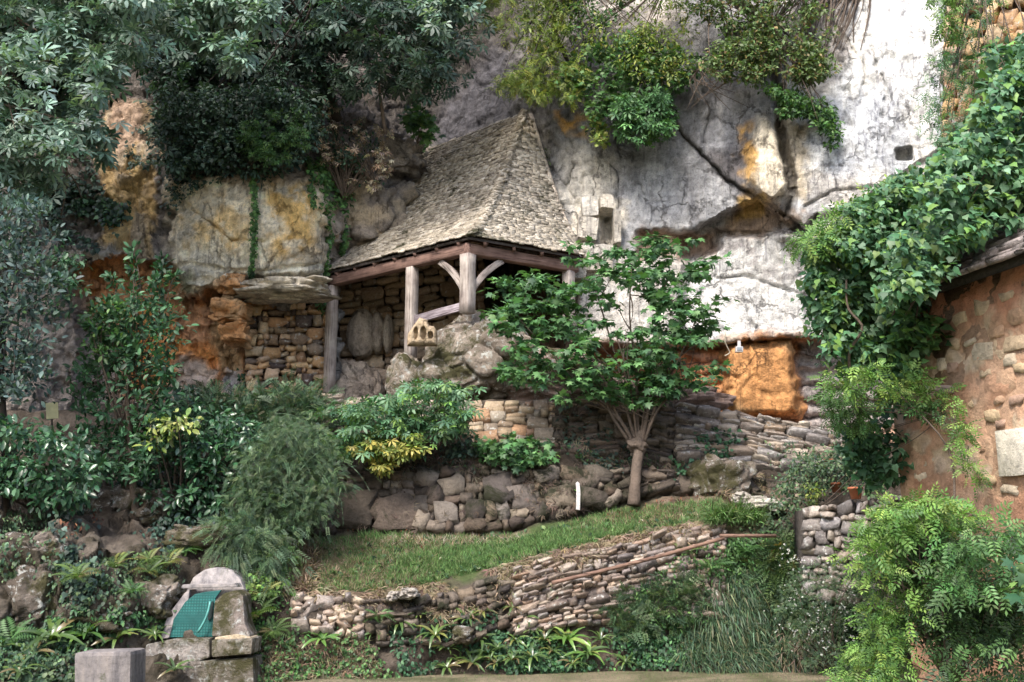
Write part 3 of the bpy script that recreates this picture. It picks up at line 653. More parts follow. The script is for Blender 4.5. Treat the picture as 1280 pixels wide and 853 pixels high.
# ------------------------------------------------------------------ boulders
def ico(sub):
    bm = bmesh.new(); bmesh.ops.create_icosphere(bm, subdivisions=sub, radius=1)
    V = np.array([v.co[:] for v in bm.verts]); Fc = np.array([[v.index for v in f.verts] for f in bm.faces]); bm.free(); return V, Fc
ICO = {s: ico(s) for s in (1, 2, 3, 4, 5, 6)}
def rock_geo(c, r, seed, sub=4, rough=0.16, rot=0.0, facet=0.25, sq=0.0):
    V, Fc = ICO[sub]; V = V.copy()
    if sq: V = np.sign(V) * np.abs(V) ** (1 - sq); 
    o = V * 1.0 + seed * 7.31
    f1, f2, cid = worley(o * 1.6, seed)
    d = 1 + rough * fbm(o * 1.3, 4, seed) + facet * 0.3 * cid * sm(0.02, 0.25, f2 - f1) - 0.08 * np.exp(-((f2 - f1) / 0.05) ** 2) + 0.03 * fbm(o * 7, 3, seed + 5)
    V = V * d[:, None] * np.array(r)
    ca, sa = math.cos(rot), math.sin(rot); V = V @ np.array([[ca, 0, -sa], [0, 1, 0], [sa, 0, ca]]).T
    return V + np.array(c), Fc
def rock(name, label, cat, c, r, seed, col, mat='boulder', sub=4, group=None, **kw):
    V, Fc = rock_geo(c, r, seed, sub, **kw)
    nn = fbm(V * 2.2, 4, seed + 50)[:, None]
    cc = lerp(col[0], col[1], sm(-0.5, 0.5, nn)) if isinstance(col, list) else np.tile(col, (len(V), 1))
    o = obj(name, V, Fc, M[mat], None, cc, True, origin=np.array(c)); return tag(o, label, cat, group)
BC = [(0.20, 0.165, 0.135), (0.38, 0.32, 0.27)]; PC = [(0.26, 0.18, 0.15), (0.40, 0.29, 0.25)]
rock('boulder', 'big lichen-spotted boulder under the corner post of the shelter', 'rock', P(598, 452, 22.1), (1.15, 1.0, 1.0), 3, BC, sub=6, facet=0.4)
rock('boulder', 'long reddish boulder running right from the shelter corner behind the small tree', 'rock', P(690, 478, 22.3), (1.75, 1.0, 0.72), 4, PC, sub=6, facet=0.4, rot=-0.2)
rock('boulder', 'pinkish low rock shelf above the retaining wall under the tree crown', 'rock', P(815, 500, 22.2), (1.6, 0.9, 0.32), 5, PC, mat='cliff', sub=5, facet=0.4)
rock('boulder', 'small mossy topped boulder left of the carved stone', 'rock', P(508, 476, 21.7), (0.42, 0.42, 0.55), 6, BC, sub=5, facet=0.5)
rock('boulder', 'white flecked rock below the carved stone with three hollows', 'rock', P(552, 482, 21.6), (0.62, 0.5, 0.52), 7, BC, sub=5, facet=0.5)
rock('boulder', 'smooth pale boulder at the foot of the left shelter post', 'rock', P(428, 492, 24.85), (0.98, 0.5, 0.80), 8, [(0.40,0.33,0.27),(0.48,0.41,0.34)], mat='cliff', sub=5, rough=0.08, facet=0.2)
rock('rock_slab', 'pale flat slab jutting out above the ochre niche wall', 'rock', P(356, 364, 22.95), (0.95, 0.65, 0.18), 9, [(0.52,0.46,0.37),(0.68,0.61,0.50)], mat='cliff', sub=6, rough=0.14, facet=1.1, sq=0.5)
for k, (px, py, w_, h_, l_) in enumerate([(452, 418, .36, .62, 'broad grey rock lobe bulging inside the shelter left of the middle post'), (472, 416, .17, .5, 'narrow rock lobe second in the row inside the shelter'), (485, 418, .14, .46, 'slim rock lobe nearest the middle post inside the shelter')]):
    rock('rock_lobe', l_, 'rock', P(px, py, 25.3), (w_, .35, h_), 20 + k, [(0.40,0.34,0.28),(0.48,0.42,0.34)], mat='cliff', sub=4, rough=0.08, facet=0.1)
for k, (px, py, Y, w_, h_, l_) in enumerate([(292, 356, 22.9, .3, .2, 'knob of ochre rock left of the overhanging slab'), (290, 390, 23.0, .36, .22, 'orange layered rock left of the niche wall'), (296, 420, 23.05, .28, .18, 'lower ochre block beside the ivy strand left of the niche wall')]):
    rock('rock_block', l_, 'rock', P(px, py, Y), (w_, .4, h_), 30 + k, [(0.62,0.32,0.14),(0.66,0.46,0.28)], mat='cliff', sub=5, facet=1.4, sq=0.6)
for k, (px, py, Y, w_, h_, l_) in enumerate([(950, 632, 19.6, .36, .12, 'flat pale slab lying tilted at the right end of the grass slope'), (925, 624, 19.8, .18, .11, 'small grey stone just left of the tilted pale slab'),
    (900, 600, 20.0, .55, .38, 'rounded brown boulder among weeds right of the tree trunk'), (512, 742, 17.0, .13, .08, 'white stone lying on the edge of the grass slope'), (492, 745, 17.0, .10, .07, 'ochre stone beside the white stone on the slope edge'),
    (578, 793, 16.85, .16, .12, 'reddish stone set among the ferns at the foot of the lower wall'), (46, 742, 15.4, .3, .35, 'grey rock outcrop in the bank at the far left'), (150, 630, 18.2, .5, .28, 'grey boulder beneath the laurel hedge'), (110, 640, 18.1, .36, .28, 'rough grey boulder left of the boulder beneath the laurel hedge'),
    (190, 632, 18.2, .4, .25, 'dark rock by the shrub stem right of the grey boulders'), (45, 690, 15.7, .5, .25, 'mossy ledge rock on the left bank'), (250, 672, 17.0, .5, .18, 'dark flat rock half hidden above the spring house'), (118, 772, 15.5, .55, .2, 'brown rock shelf behind the ferns at the lower left'), (196, 745, 15.9, .35, .28, 'brown crumbling rock left of the teal door')]):
    rock('rock', l_, 'rock', P(px, py, Y + .15), (w_, .35, h_), 40 + k, [(0.10,0.08,0.062),(0.24,0.20,0.17)] if 'pale' not in l_ and 'white' not in l_ else [(0.44,0.39,0.34),(0.56,0.52,0.46)], mat='cliff' if 'pale' in l_ or 'white' in l_ else 'boulder', sub=5, facet=0.9, sq=0.3)
# ashlar blocks built against the cliff right of the roof
ab = empty('ashlar_pier', P(748, 330, 23.2), 'pale squared blocks with a vertical slot built against the cliff right of the roof', 'stonework')
aset = stone_set('ashlar', [(0.58,0.53,0.46),(0.50,0.45,0.38),(0.62,0.58,0.52)], M['cliff'], 0.16, 0.05)
for me in aset: me.polygons.foreach_set('use_smooth', np.zeros(24, bool))
for (px, py, w_, h_) in [(737,262,20,25),(757,258,18,18),(734,290,26,29),(770,288,9,42),(730,316,20,18),(753,319,25,20),(736,335,30,17),(724,345,16,14),(758,336,14,14)]:
    link('block', aset[rng.integers(14)], ab, P(px, py, 23.52) - np.array(ab.location), rng.normal(size=3) * 0.04, (w_ * .0172 / 2, 0.3, h_ * .0172 / 2))
# ------------------------------------------------------------------ timber shelter
zE = P(588, 298, 21.2)[2]
eC = P(588, 298, 21.2); eL = PZ(409, 342, zE); eR = PZ(729, 323, zE); Pk = P(655, 143, 24.7); Qk = P(541, 190, 26.7); Qk[2] = Pk[2] - 0.1
base = np.array([eC[0], eC[1] + 1.5, zE - 2.6])
sh = empty('timber_shelter', base, 'open timber shelter with a steep stone slab roof built against the cliff', 'shelter')
def beam(name, a, b, w_, h_, mat, parent, roll=None, taper=None, n=1, curve=0.0):
    a = np.asarray(a, float); b = np.asarray(b, float); L = np.linalg.norm(b - a); x = (b - a) / L
    up = np.array([0, 0, 1.0]) if abs(x[2]) < 0.9 else (roll if roll is not None else np.array([1.0, 0, 0])); y = np.cross(up, x); y /= np.linalg.norm(y); z = np.cross(x, y)
    n = max(n, 6); bm = MB(); xs = np.linspace(-L / 2, L / 2, n + 1)
    prof_ = np.array([(-1, -.9), (-.9, -1), (.9, -1), (1, -.9), (1, .9), (.9, 1), (-.9, 1), (-1, .9)]) * np.array([w_ / 2, h_ / 2])
    V = []
    for i, xx in enumerate(xs):
        jj = 1 + rng.normal() * 0.012
        off = curve * (1 - (2 * i / n - 1) ** 2)
        for (p, q_) in prof_: V.append((xx, p * jj + rng.normal() * 0.002, q_ * jj + off + rng.normal() * 0.002))
    V = np.array(V); k = 8; i, j = np.meshgrid(np.arange(n), np.arange(k), indexing='ij'); i = i.ravel(); j = j.ravel()
    bm.add(V, np.stack([i * k + j, (i + 1) * k + j, (i + 1) * k + (j + 1) % k, i * k + (j + 1) % k], 1))
    ends = np.array([[0, 1, 2], [0, 2, 3], [0, 3, 4], [0, 4, 5], [0, 5, 6], [0, 6, 7]]); bm.V.append(np.zeros((0, 3))); bm.C.append(np.zeros((0, 3))); bm.F.append(ends); bm.F.append(ends[:, ::-1] + n * k)
    Vv, Ff, Cc = bm.get(); me = fmesh(name, Vv, Ff, M[mat], Cc)
    Rm = Matrix(((x[0], y[0], z[0]), (x[1], y[1], z[1]), (x[2], y[2], z[2])))
    o0 = np.array(parent.location) if parent is not None else np.zeros(3)
    return link(name, me, parent, (a + b) / 2 - o0, Rm.to_euler())
un = lambda v: v / np.linalg.norm(v)
cen = (eL + eR) / 2; inw = un(np.array([cen[0] - eC[0], cen[1] - eC[1], 0]))
bC = eC + inw * 0.26 + [0, 0, -0.16]
dL = un(eL - eC); dR = un(eR - eC)
bL = bC + dL * (np.linalg.norm(eL - eC) - 0.22); bR = bC + dR * (np.linalg.norm(eR - eC) - 0.3)
rl = un(np.cross([0, 0, 1.0], dL))
beam('left_beam'.replace('left_', 'eave_'), bC - dL * .1, bL + dL * .12, 0.2, 0.22, 'beam', sh, n=10)
beam('eave_beam', bC - dR * .1 + [0, 0, -.004], bR + dR * .2 + [0, 0, -.004], 0.196, 0.22, 'beam', sh)
tz = lambda px, py, Y: P(px, py, Y)[2]
bM = bC + dL * np.linalg.norm(bL - bC) * 0.49
pm = PZ(499, 330, zE - .27); bM = bC + dL * np.dot(pm - bC, dL)
zt = zE - 0.27
def post(p, zb, w_=0.2): return beam('post', [p[0], p[1], zb], [p[0], p[1], zt], w_, w_, 'timber', sh, roll=dL)
post(bL, tz(417, 492, bL[1])); post(bM, tz(499, 450, bM[1])); post(bC + dL * .0, tz(585, 392, bC[1]), 0.24); post(bR, tz(708, 420, bR[1]))
bk = bC + un(inw) * 3.0; post(bL + inw * 2.2, base[2] - 1)
beam('brace', [*(bC + dL * .75)[:2], zt - .02], [*(bC + dL * .1)[:2], zt - .72], 0.09, 0.13, 'timber', sh, curve=0.06)
beam('brace', [*(bC + dR * .8)[:2], zt - .02], [*(bC + dR * .1)[:2], zt - .72], 0.09, 0.13, 'timber', sh, curve=0.06)
0 and beam('brace', [*(bM - dL * .5)[:2], zt - .02], [*(bM - dL * .1)[:2], zt - .5], 0.08, 0.11, 'timber', sh, curve=0.04)
zr = zt - 1.36
beam('rail', [*(bM - dL * .1)[:2], tz(505, 401, bM[1])], [*(bC + dL * .12)[:2], tz(576, 382, bC[1])], 0.07, 0.17, 'rail', sh)
# roof: deck, ceiling, slabs course by course
RX = eR + [0, 0, 0.0]; Pk2 = Pk + dR * 0.1
def roofsurf(a, b, c, d, sag=0.42):
    a, b, c, d = map(np.asarray, (a, b, c, d)); n = np.cross(b - a, d - a); n /= np.linalg.norm(n); n = n if n[2] > 0 else -n
    def f(u, v):
        u = np.asarray(u, float)[..., None]; v = np.asarray(v, float)[..., None]
        return (a * (1 - u) + b * u) * (1 - v) + (d * (1 - u) + c * u) * v - np.array([0, 0, 1.0]) * sag * (np.sin(np.pi * np.clip(v, 0, 1) ** 0.8)) * (1 - 0.25 * v) + 0.018 * n * fbm(np.concatenate([u * 6, v * 6, 0 * u], -1), 2, 400)[..., None]
    return f, n
rdeck = MB(); slabs = []
LPAL = np.array([(0.56,0.50,0.42),(0.50,0.44,0.36),(0.42,0.37,0.30),(0.62,0.56,0.48),(0.32,0.28,0.23),(0.54,0.47,0.38)])
def cover_face(a, b, c, d, courses, seed, wmin=.09, wmax=.25):
    f, n0 = roofsurf(a, b, c, d); g = np.random.default_rng(seed)
    uu, vv = np.meshgrid(np.linspace(0, 1, 14), np.linspace(0, 1, 14)); Vd = f(uu.ravel(), vv.ravel()) - n0 * 0.06; F4 = grid_faces(14, 14)
    rdeck.add(Vd, F4, (0.1, 0.08, 0.06)); rdeck.add(Vd - n0 * 0.08, F4[:, ::-1], (0.1, 0.08, 0.06))
    for i in range(courses):
        v = (i + 0.25 * math.sin(i * 2.1)) / courses
        L = np.linalg.norm(f(1, v) - f(0, v)); x = -0.05
        while x < L + 0.02:
            w_ = g.uniform(wmin, wmax); u = (x + w_ / 2) / max(L, 0.05)
            if u > 1.02: break
            vj = v + g.normal() * 0.0022; p = f(u, vj); eu = f(u + .01, vj) - f(u - .01, vj); eu = eu / np.linalg.norm(eu); ev = f(u, vj + .01) - f(u, vj - .01); ev = ev / np.linalg.norm(ev)
            n = np.cross(eu, ev); n = n if n[2] > 0 else -n; n /= np.linalg.norm(n)
            tilt = g.normal() * 0.09 + 0.26; ev2 = un(ev * math.cos(tilt) - n * math.sin(tilt)); n2 = un(np.cross(eu, ev2)); n2 = n2 if n2[2] > 0 else -n2
            t = g.uniform(0.022, 0.042); dp = g.uniform(0.17, 0.24); hx = w_ / 2 * g.uniform(0.9, 1.04)
            c8 = np.array([(-1,-1,-1),(1,-1,-1),(1,1,-1),(-1,1,-1),(-1,-1,1),(1,-1,1),(1,1,1),(-1,1,1)], float)
            c8[:, 0] *= 1 - 0.12 * g.random(8); c8[:, 1] *= 1 - 0.12 * g.random(8)
            rz = g.normal() * 0.03; e1 = eu * math.cos(rz) + ev2 * math.sin(rz); e2 = ev2 * math.cos(rz) - eu * math.sin(rz)
            W8 = p + n * 0.045 + c8[:, :1] * hx * e1 + (c8[:, 1:2] * dp / 2 + dp * 0.3) * e2 + c8[:, 2:] * t / 2 * n2
            slabs.append((i, p, W8, LPAL[g.integers(len(LPAL))] * g.uniform(0.74, 1.12)))
            x += w_
cover_face(eL + [0, 0, .05], eC + [0, 0, .05], Pk, Qk, 76, 51); cover_face(eC + [0, 0, .05], eR + [0, 0, .05], Pk2, Pk, 76, 52)
rdeck.build('roof_deck', M['beam'], sh)
slabs.sort(key=lambda s: (s[0] > 3, np.linalg.norm(s[1] - eC)))
mb = MB()
for k, (i, p, W8, c) in enumerate(slabs):
    if k < 300:
        me = fmesh('roof_slab', W8 - p, QB, M['lauze'], np.tile(c, (8, 1))); link('roof_slab', me, sh, p - base)
    else: mb.add(W8, QB, c)
tag(mb.build('upper_roof_slabs', M['lauze'], sh), kind='stuff')
# hip stones, mortar fillets against the cliff, rafters, boards
hp = MB(); fR, _ = roofsurf(eC, eR, Pk2, Pk)
for k in range(64):
    v = k / 63; p = fR(0.0, v) + np.array([0, 0, 0.075]); t = un(Pk - eC); s_ = stone_verts(rng, 0.2, 0.1) * np.array([0.10, 0.08, 0.018]) * rng.uniform(0.8, 1.2)
    a = rng.uniform(-.5, .5) + 0.9; Rz = np.array(Matrix.Rotation(a, 3, 'Z') @ Matrix.Rotation(rng.normal() * .1 - .25, 3, 'X')); hp.add(s_ @ Rz.T + p, C26F, LPAL[rng.integers(6)])
tag(hp.build('hip_stones', M['lauze'], sh), kind='stuff')
fl = MB(); path = np.array([fR(1.0, v) for v in np.linspace(0, 1, 16)]) + np.array([0.06, 0.02, 0.02]); fl.add(*tube(path, 0.055, 6, 0.12), (0.56, 0.48, 0.40)); fl.build('mortar_fillet', M['cliff'], sh, True)
fl = MB(); fLs, _ = roofsurf(eL, eC, Pk, Qk); path = np.array([fLs(0.0, v) for v in np.linspace(0, 1, 16)]) + np.array([-0.08, 0, 0.02]); fl.add(*tube(path, 0.10, 6, 0.15), (0.50, 0.42, 0.34)); fl.build('mortar_fillet', M['cliff'], sh, True)
for k in range(7):
    t = (k + .5) / 7; a = eL * (1 - t) + eC * t + [0, 0, -.06]; b_ = Qk * (1 - t) + Pk * t + [0, 0, -.35]; beam('rafter', a + inw * .05, b_, .07, .1, 'beam', sh, curve=-.32)
for k in range(4):
    t = (k + .5) / 4; a = eC * (1 - t) + eR * t + [0, 0, -.06]; beam('rafter', a + inw * .05, Pk + [0, 0, -.35], .07, .1, 'beam', sh, curve=-.32)
beam('fascia_board', eL + [0, 0, 0.01] + inw * .03, eC + [0, 0, 0.01] + inw * .03, .03, .05, 'bark_dark', sh); beam('fascia_board', eC + [0, 0, 0.008] + inw * .03, eR + [0, 0, 0.008] + inw * .03, .03, .05, 'bark_dark', sh)
# masonry at the back of the shelter
bwk = empty('shelter_back_wall', P(540, 470, 26.2), 'dim brown rubble wall at the back of the shelter behind the rail', 'stone wall')
a_, b_, c_, d_ = P(424, 500, 25.7), P(606, 500, 25.6), P(606, 250, 25.6), P(424, 290, 25.7)
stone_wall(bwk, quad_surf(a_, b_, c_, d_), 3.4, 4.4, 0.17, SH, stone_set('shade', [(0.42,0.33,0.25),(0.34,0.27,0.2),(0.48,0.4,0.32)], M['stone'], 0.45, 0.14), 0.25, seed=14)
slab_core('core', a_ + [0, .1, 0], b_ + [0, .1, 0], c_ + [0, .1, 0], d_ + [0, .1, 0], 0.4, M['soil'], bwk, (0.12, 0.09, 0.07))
# carved stone with three hollows
def carved():
    n = 44; u, v = np.meshgrid(np.linspace(-1, 1, n), np.linspace(-1, 1, n)); u = u.ravel(); v = v.ravel()
    top = np.interp(u, [-1, -.55, -.2, .1, .3, .45, .8, 1], [-.2, .5, 1.0, .9, .85, .45, .4, .05])
    z = np.where(v > 0, v * (top), v * 0.85); z = -0.85 + (v + 1) / 2 * (top + 0.85)
    d = np.clip(1 - np.maximum(np.abs(u), np.abs(v)) ** 6, 0, 1) ** 0.5
    hole = np.zeros_like(u)
    for (hx, hz, rx, rz) in ((-.42, -.08, .15, .36), (.08, -.05, .19, .38), (.58, -.22, .17, .22)):
        e = ((u - hx) / rx) ** 2 + ((z - hz) / rz) ** 2 * np.where(z > hz, 1, .6); hole = np.maximum(hole, 1 - sm(0.75, 1.1, e))
    y = -0.14 * d + 0.16 * hole * 1.0
    V = np.stack([u * .29, y + 0.008 * fbm(np.stack([u * 4, v * 4, y], -1), 3, 7), z * .30], 1)
    F4 = grid_faces(n, n); B = V.copy(); B[:, 1] = 0.12; m_ = MB(); m_.add(V, F4); m_.add(B, F4[:, ::-1])
    rim = [i for i in range(n)] + [n * k + n - 1 for k in range(1, n)] + [n * (n - 1) + i for i in range(n - 2, -1, -1)] + [n * k for k in range(n - 2, 0, -1)]
    rim = np.array(rim); nx = np.roll(rim, -1); m_.F.append(np.stack([rim, nx, nx + n * n], 1)); m_.F.append(np.stack([rim, nx + n * n, rim + n * n], 1)); return m_
cs = carved(); Vv, Ff, _ = cs.get(); pc = P(528, 416, 21.0)
cso = tag(obj('carved_stone', Vv + pc, Ff, M['cliff'], None, np.tile((0.52, 0.40, 0.27), (len(Vv), 1)), True, origin=pc), 'yellow stone pierced by three dark hollows on the rocks under the rail', 'carved stone')
# ------------------------------------------------------------------ spring house
def prism(name, poly, Y, depth, mat, parent, col=(1, 1, 1), slope=0.0, bev=0.02, pts=None):
    pp = pts if pts is not None else P([q_[0] for q_ in poly], [q_[1] for q_ in poly], Y)
    if slope: pp = pp + np.stack([0 * pp[:, 2], (pp[:, 2] - pp[:, 2].min()) * slope, 0 * pp[:, 2]], 1)
    o0 = np.array(parent.location) if parent is not None else pp.mean(0)
    bm = bmesh.new(); vs = [bm.verts.new(tuple(p - o0)) for p in pp]; f = bm.faces.new(vs)
    r_ = bmesh.ops.extrude_face_region(bm, geom=[f]); ev = [e for e in r_['geom'] if isinstance(e, bmesh.types.BMVert)]
    bmesh.ops.translate(bm, vec=(0, depth, 0), verts=ev); bmesh.ops.recalc_face_normals(bm, faces=bm.faces)
    if bev: bmesh.ops.bevel(bm, geom=list(bm.edges), offset=bev, segments=2, affect='EDGES', profile=0.6)
    bmesh.ops.triangulate(bm, faces=[f for f in bm.faces if len(f.verts) > 4])
    me = bpy.data.meshes.new(name); bm.to_mesh(me); bm.free(); me.materials.append(M[mat])
    at = me.color_attributes.new('col', 'FLOAT_COLOR', 'POINT'); c = np.ones((len(me.vertices), 4), np.float32); c[:, :3] = col; at.data.foreach_set('color', c.ravel())
    return link(name, me, parent, (0, 0, 0) if parent is not None else o0)
M['door'], t, b, out = nmat('teal_door_paint')
oc = N(t, 'NewGeometry').outputs['Position']
v = N(t, 'TexVoronoi', Scale=26, feature='F1', Randomness=0.0); t.links.new(oc, v.inputs['Vector'])
cc = mixc(t, 1.0, mixc(t, ramp(t, v.outputs['Distance'], [(0.28, 1.0), (0.42, 0.0)]), (0.01, 0.08, 0.075), (0.02, 0.13, 0.12)), ramp(t, noise(t, oc, 5, 6), [(0.3, 0.75), (0.7, 1.25)]), 'MULTIPLY')
t.links.new(cc, b.inputs['Base Color']); b.inputs['Roughness'].default_value = 0.55; bump(t, b, v.outputs['Distance'], 0.6, 0.01)
M['handle'] = plain_mat('teal_metal', (0.10, 0.30, 0.27), 0.4, 0.2)
spr = empty('spring_house', P(255, 797, 16.0), 'little concrete spring housing with an arched hood set into the bank', 'spring house')
prism('hood', [(203, 798), (210, 772), (226, 744), (236, 722), (250, 712), (266, 709), (284, 713), (296, 724), (304, 742), (304, 762), (312, 796)], 16.15, 0.9, 'concrete', spr, (0.30, 0.275, 0.27), 0.25, 0.03)
prism('lintel', [(225, 736), (228, 731), (294, 729), (297, 734)], 15.95, 0.3, 'concrete', spr, (0.28, 0.255, 0.25), 0, 0.012)
prism('cheek', [(264, 796), (265, 752), (276, 742), (292, 738), (301, 745), (303, 764), (305, 780), (313, 796)], 15.62, 0.5, 'boulder', spr, (0.27, 0.225, 0.20), 0.25, 0.03)
prism('cheek', [(200, 799), (207, 770), (226, 742), (233, 737), (232, 752), (216, 775), (211, 798)], 15.8, 0.4, 'concrete', spr, (0.30, 0.265, 0.26), 0.25, 0.02)
dr = prism('door', [(211, 797), (216, 775), (230, 753), (242, 743), (256, 740), (275, 738), (268, 748), (267, 796)], 15.84, 0.05, 'door', spr, (1, 1, 1), 0.1, 0.006)
pd = P(267, 748, 15.9) + [0, 0, 0]; h1 = P(263, 752, 15.80); h2 = P(259, 772, 15.76); h3 = P(247, 791, 15.76)
hb = MB(); hb.add(*tube(bez(h1 + [0, -.02, 0], h2 + [.03, -.04, 0], h3 + [0, -.02, 0], 10), 0.018, 6)); hd = hb.build('handle', M['handle'], spr, True); hd.parent = dr; 
prism('sill_stone', [(268, 797), (296, 793), (313, 797), (313, 808), (270, 812)], 15.55, 0.5, 'stone', spr, (0.42, 0.36, 0.28), 0, 0.02)
M['dark'] = plain_mat('dark_opening', (0.02, 0.03, 0.03), 0.9)
pl_ = prism('handle_slot', [(259, 753), (266, 752), (265, 772), (260, 776)], 15.83, 0.02, 'dark', spr, (1, 1, 1), 0.1, 0)
pb = empty('masonry_plinth', P(245, 850, 15.6), 'stained stone plinth carrying the spring housing', 'plinth')
prism('block', [(182, 806), (215, 799), (262, 798), (262, 822), (240, 830), (178, 830)], 15.6, 0.7, 'boulder', pb, (0.36, 0.32, 0.29), 0, 0.03)
prism('block', [(264, 800), (316, 798), (314, 818), (264, 822)], 15.5, 0.6, 'boulder', pb, (0.30, 0.26, 0.22), 0, 0.03)
prism('block', [(172, 832), (262, 826), (316, 822), (318, 880), (170, 880)], 15.56, 0.6, 'boulder', pb, (0.22, 0.19, 0.165), 0, 0.03)
kb = empty('concrete_block', P(128, 860, 15.0), 'streaky grey concrete trough wall at the bottom left', 'concrete block')
prism('block', [(92, 816), (164, 814), (162, 900), (92, 900)], 14.0, 0.6, 'concrete', kb, (0.20, 0.18, 0.175), 0, 0.05)
0 and prism('coping', [(165, 816), (205, 812), (202, 832), (164, 836)], 15.0, 0.5, 'concrete', kb, (0.22, 0.2, 0.18), 0, 0.02)
# ------------------------------------------------------------------ small things
pr = empty('leaning_pole', P(800, 700, 17.6), 'rusty brown pole slanting across the face of the lower dry stone wall', 'pole')
pp_ = MB(); pp_.add(*tube(smooth_path([P(690, 729, 17.35), P(800, 702, 17.65), P(905, 673, 17.9)], 12), 0.032, 7, .04)); pp_.build('rail', M['pole'], pr, True)
pq = empty('short_pole', P(940, 672, 17.9), 'short level brown pole joining the upper end of the slanting pole', 'pole')
pp_ = MB(); pp_.add(*tube([P(900, 670, 17.88), P(935, 670, 18.0), P(970, 670, 18.1)], 0.03, 7, .04)); pp_.build('rail', M['pole'], pq, True)
M['white'] = plain_mat('weathered_white', (0.52, 0.49, 0.48), 0.8, var=.35, scale=30)
st = prism('white_stake', [(720, 637), (720.5, 612), (719.6, 604), (722, 602), (724.5, 604), (725.6, 615), (725, 638)], 19.1, 0.05, 'white', None, bev=0.006); tag(st, 'pale stake standing in the grass against the boulder wall', 'stake')
M['yellow'] = plain_mat('faded_yellow', (0.62, 0.58, 0.34), 0.6, var=.12)
sg = empty('plant_sign', P(65, 560, 18.0), 'small blank pale yellow sign board on a post above the left hedge', 'sign')
prism('board', [(57, 504), (72, 503), (73, 523), (58, 524)], 18.0, 0.02, 'yellow', sg, bev=0.003); pp_ = MB(); pp_.add(*tube([P(65, 524, 18.03), P(65, 570, 18.03)], 0.015, 5)); pp_.build('post', M['bark_dark'], sg)
# lamp with its cable in the right recess
lamp = empty('wall_lamp', P(924, 434, 22.4), 'small white floodlight under the overhang by the orange pillar', 'lamp')
prism('housing', [(920, 433), (929, 433), (929, 440), (920, 440)], 22.25, 0.12, 'white', lamp, bev=0.01)
M['lens'] = plain_mat('grey_glass', (0.25, 0.28, 0.32), 0.15, var=.05)
prism('lens', [(921.5, 434), (927.5, 434), (927.5, 437.5), (921.5, 437.5)], 22.235, 0.02, 'lens', lamp, bev=0.002); prism('bracket', [(922, 426), (926, 426), (926, 434), (922, 434)], 22.33, 0.03, 'white', lamp, bev=0.002)
M['cable'] = plain_mat('pale_cable', (0.5, 0.45, 0.35), 0.6)
cb = MB(); cb.add(*tube(smooth_path([P(907, 415, 22.3), P(906, 425, 22.3), P(909, 434, 22.35), (P(912, 441, 22.4)), P(906, 445, 22.4)], 14), 0.012, 5)); tag(cb.build('cable', M['cable'], None), 'thin loose cable hanging left of the floodlight', 'cable')
# terracotta pots
M['terracotta'] = plain_mat('terracotta', (0.42, 0.15, 0.08), 0.8, var=.2)
def pot(px, py, Y, s, label):
    e = empty('flower_pot', P(px, py, Y), label, 'flower pot'); k = 16; prf = [(0.0, 0), (.62, 0), (.85, 1.2), (.98, 1.2), (1.0, 1.5), (.86, 1.5), (.8, 1.25), (0, 1.2)]
    th = np.arange(k) * 2 * np.pi / k; V = np.concatenate([np.stack([r * s * np.cos(th), r * s * np.sin(th), 0 * th + h * s], 1) for r, h in prf]) + P(px, py, Y)
    n = len(prf); i, j = np.meshgrid(np.arange(n - 1), np.arange(k), indexing='ij'); i = i.ravel(); j = j.ravel(); j2 = (j + 1) % k
    Fq = np.stack([i * k + j, i * k + j2, (i + 1) * k + j2, (i + 1) * k + j], 1); m_ = MB(); m_.add(V, Fq); m_.build('pot', M['terracotta'], e, True); return e
POTS = [(1070, 624, 17.1, .12, 'terracotta pot standing on top of the short grey wall'), (1046, 616, 18.6, .11, 'low terracotta pot behind the short grey wall'), (1036, 584, 19.2, .09, 'small terracotta pot above the grey shrub'), (1013, 604, 19.0, .09, 'leftmost orange pot in the grey shrub'), (1056, 572, 19.2, .1, 'upper orange pot below the slab wall')]
for a in POTS: pot(*a)
# ------------------------------------------------------------------ house at the right
hA2 = P(1110, 397, 14.2); zEv = hA2[2]; hB2 = PZ(1282, 339, zEv); hd_ = un(np.array([hB2[0] - hA2[0], hB2[1] - hA2[1], 0])); hA = np.array([hA2[0], hA2[1], -0.2]); Lh = np.linalg.norm(hB2 - hA2) + 2.2
hn = np.array([hd_[1], -hd_[0], 0]); hn = hn if hn[0] < 0 else -hn
hs = empty('stone_house', hA + hd_ * Lh / 2, 'house corner of pinkish ochre render with a stone slab roof under thick creeper', 'house')
nu, nv = 150, 150; uu, vv = np.meshgrid(np.linspace(0, Lh, nu), np.linspace(0, zEv + .42, nv)); uu = uu.ravel(); vv = vv.ravel()
Vh = hA + uu[:, None] * hd_ + vv[:, None] * np.array([0, 0, 1.0]); dd = 0.035 * fbm(Vh * 1.6, 5, 500) + 0.018 * fbm(Vh * 7, 4, 510); Vh = Vh + hn * dd[:, None]
nn = fbm(Vh * 1.4, 4, 520)[:, None]; nf = fbm(Vh * 5, 3, 525)[:, None]
Hc = lerp((0.44, 0.25, 0.16), (0.52, 0.35, 0.24), sm(-0.4, 0.5, nn)); ss = sm(0.25, 0.45, fbm(Vh * 3.2, 3, 530))[:, None] * 0.7; Hc = Hc * (1 - ss) + lerp((0.50, 0.40, 0.28), (0.56, 0.46, 0.36), sm(-.2, .2, nf)) * ss
top = sm(zEv - 0.55, zEv - 0.1, Vh[:, 2] + 0.1 * nf[:, 0])[:, None]; Hc = Hc * (1 - top * .8) + np.array([0.48, 0.20, 0.12]) * top * .8
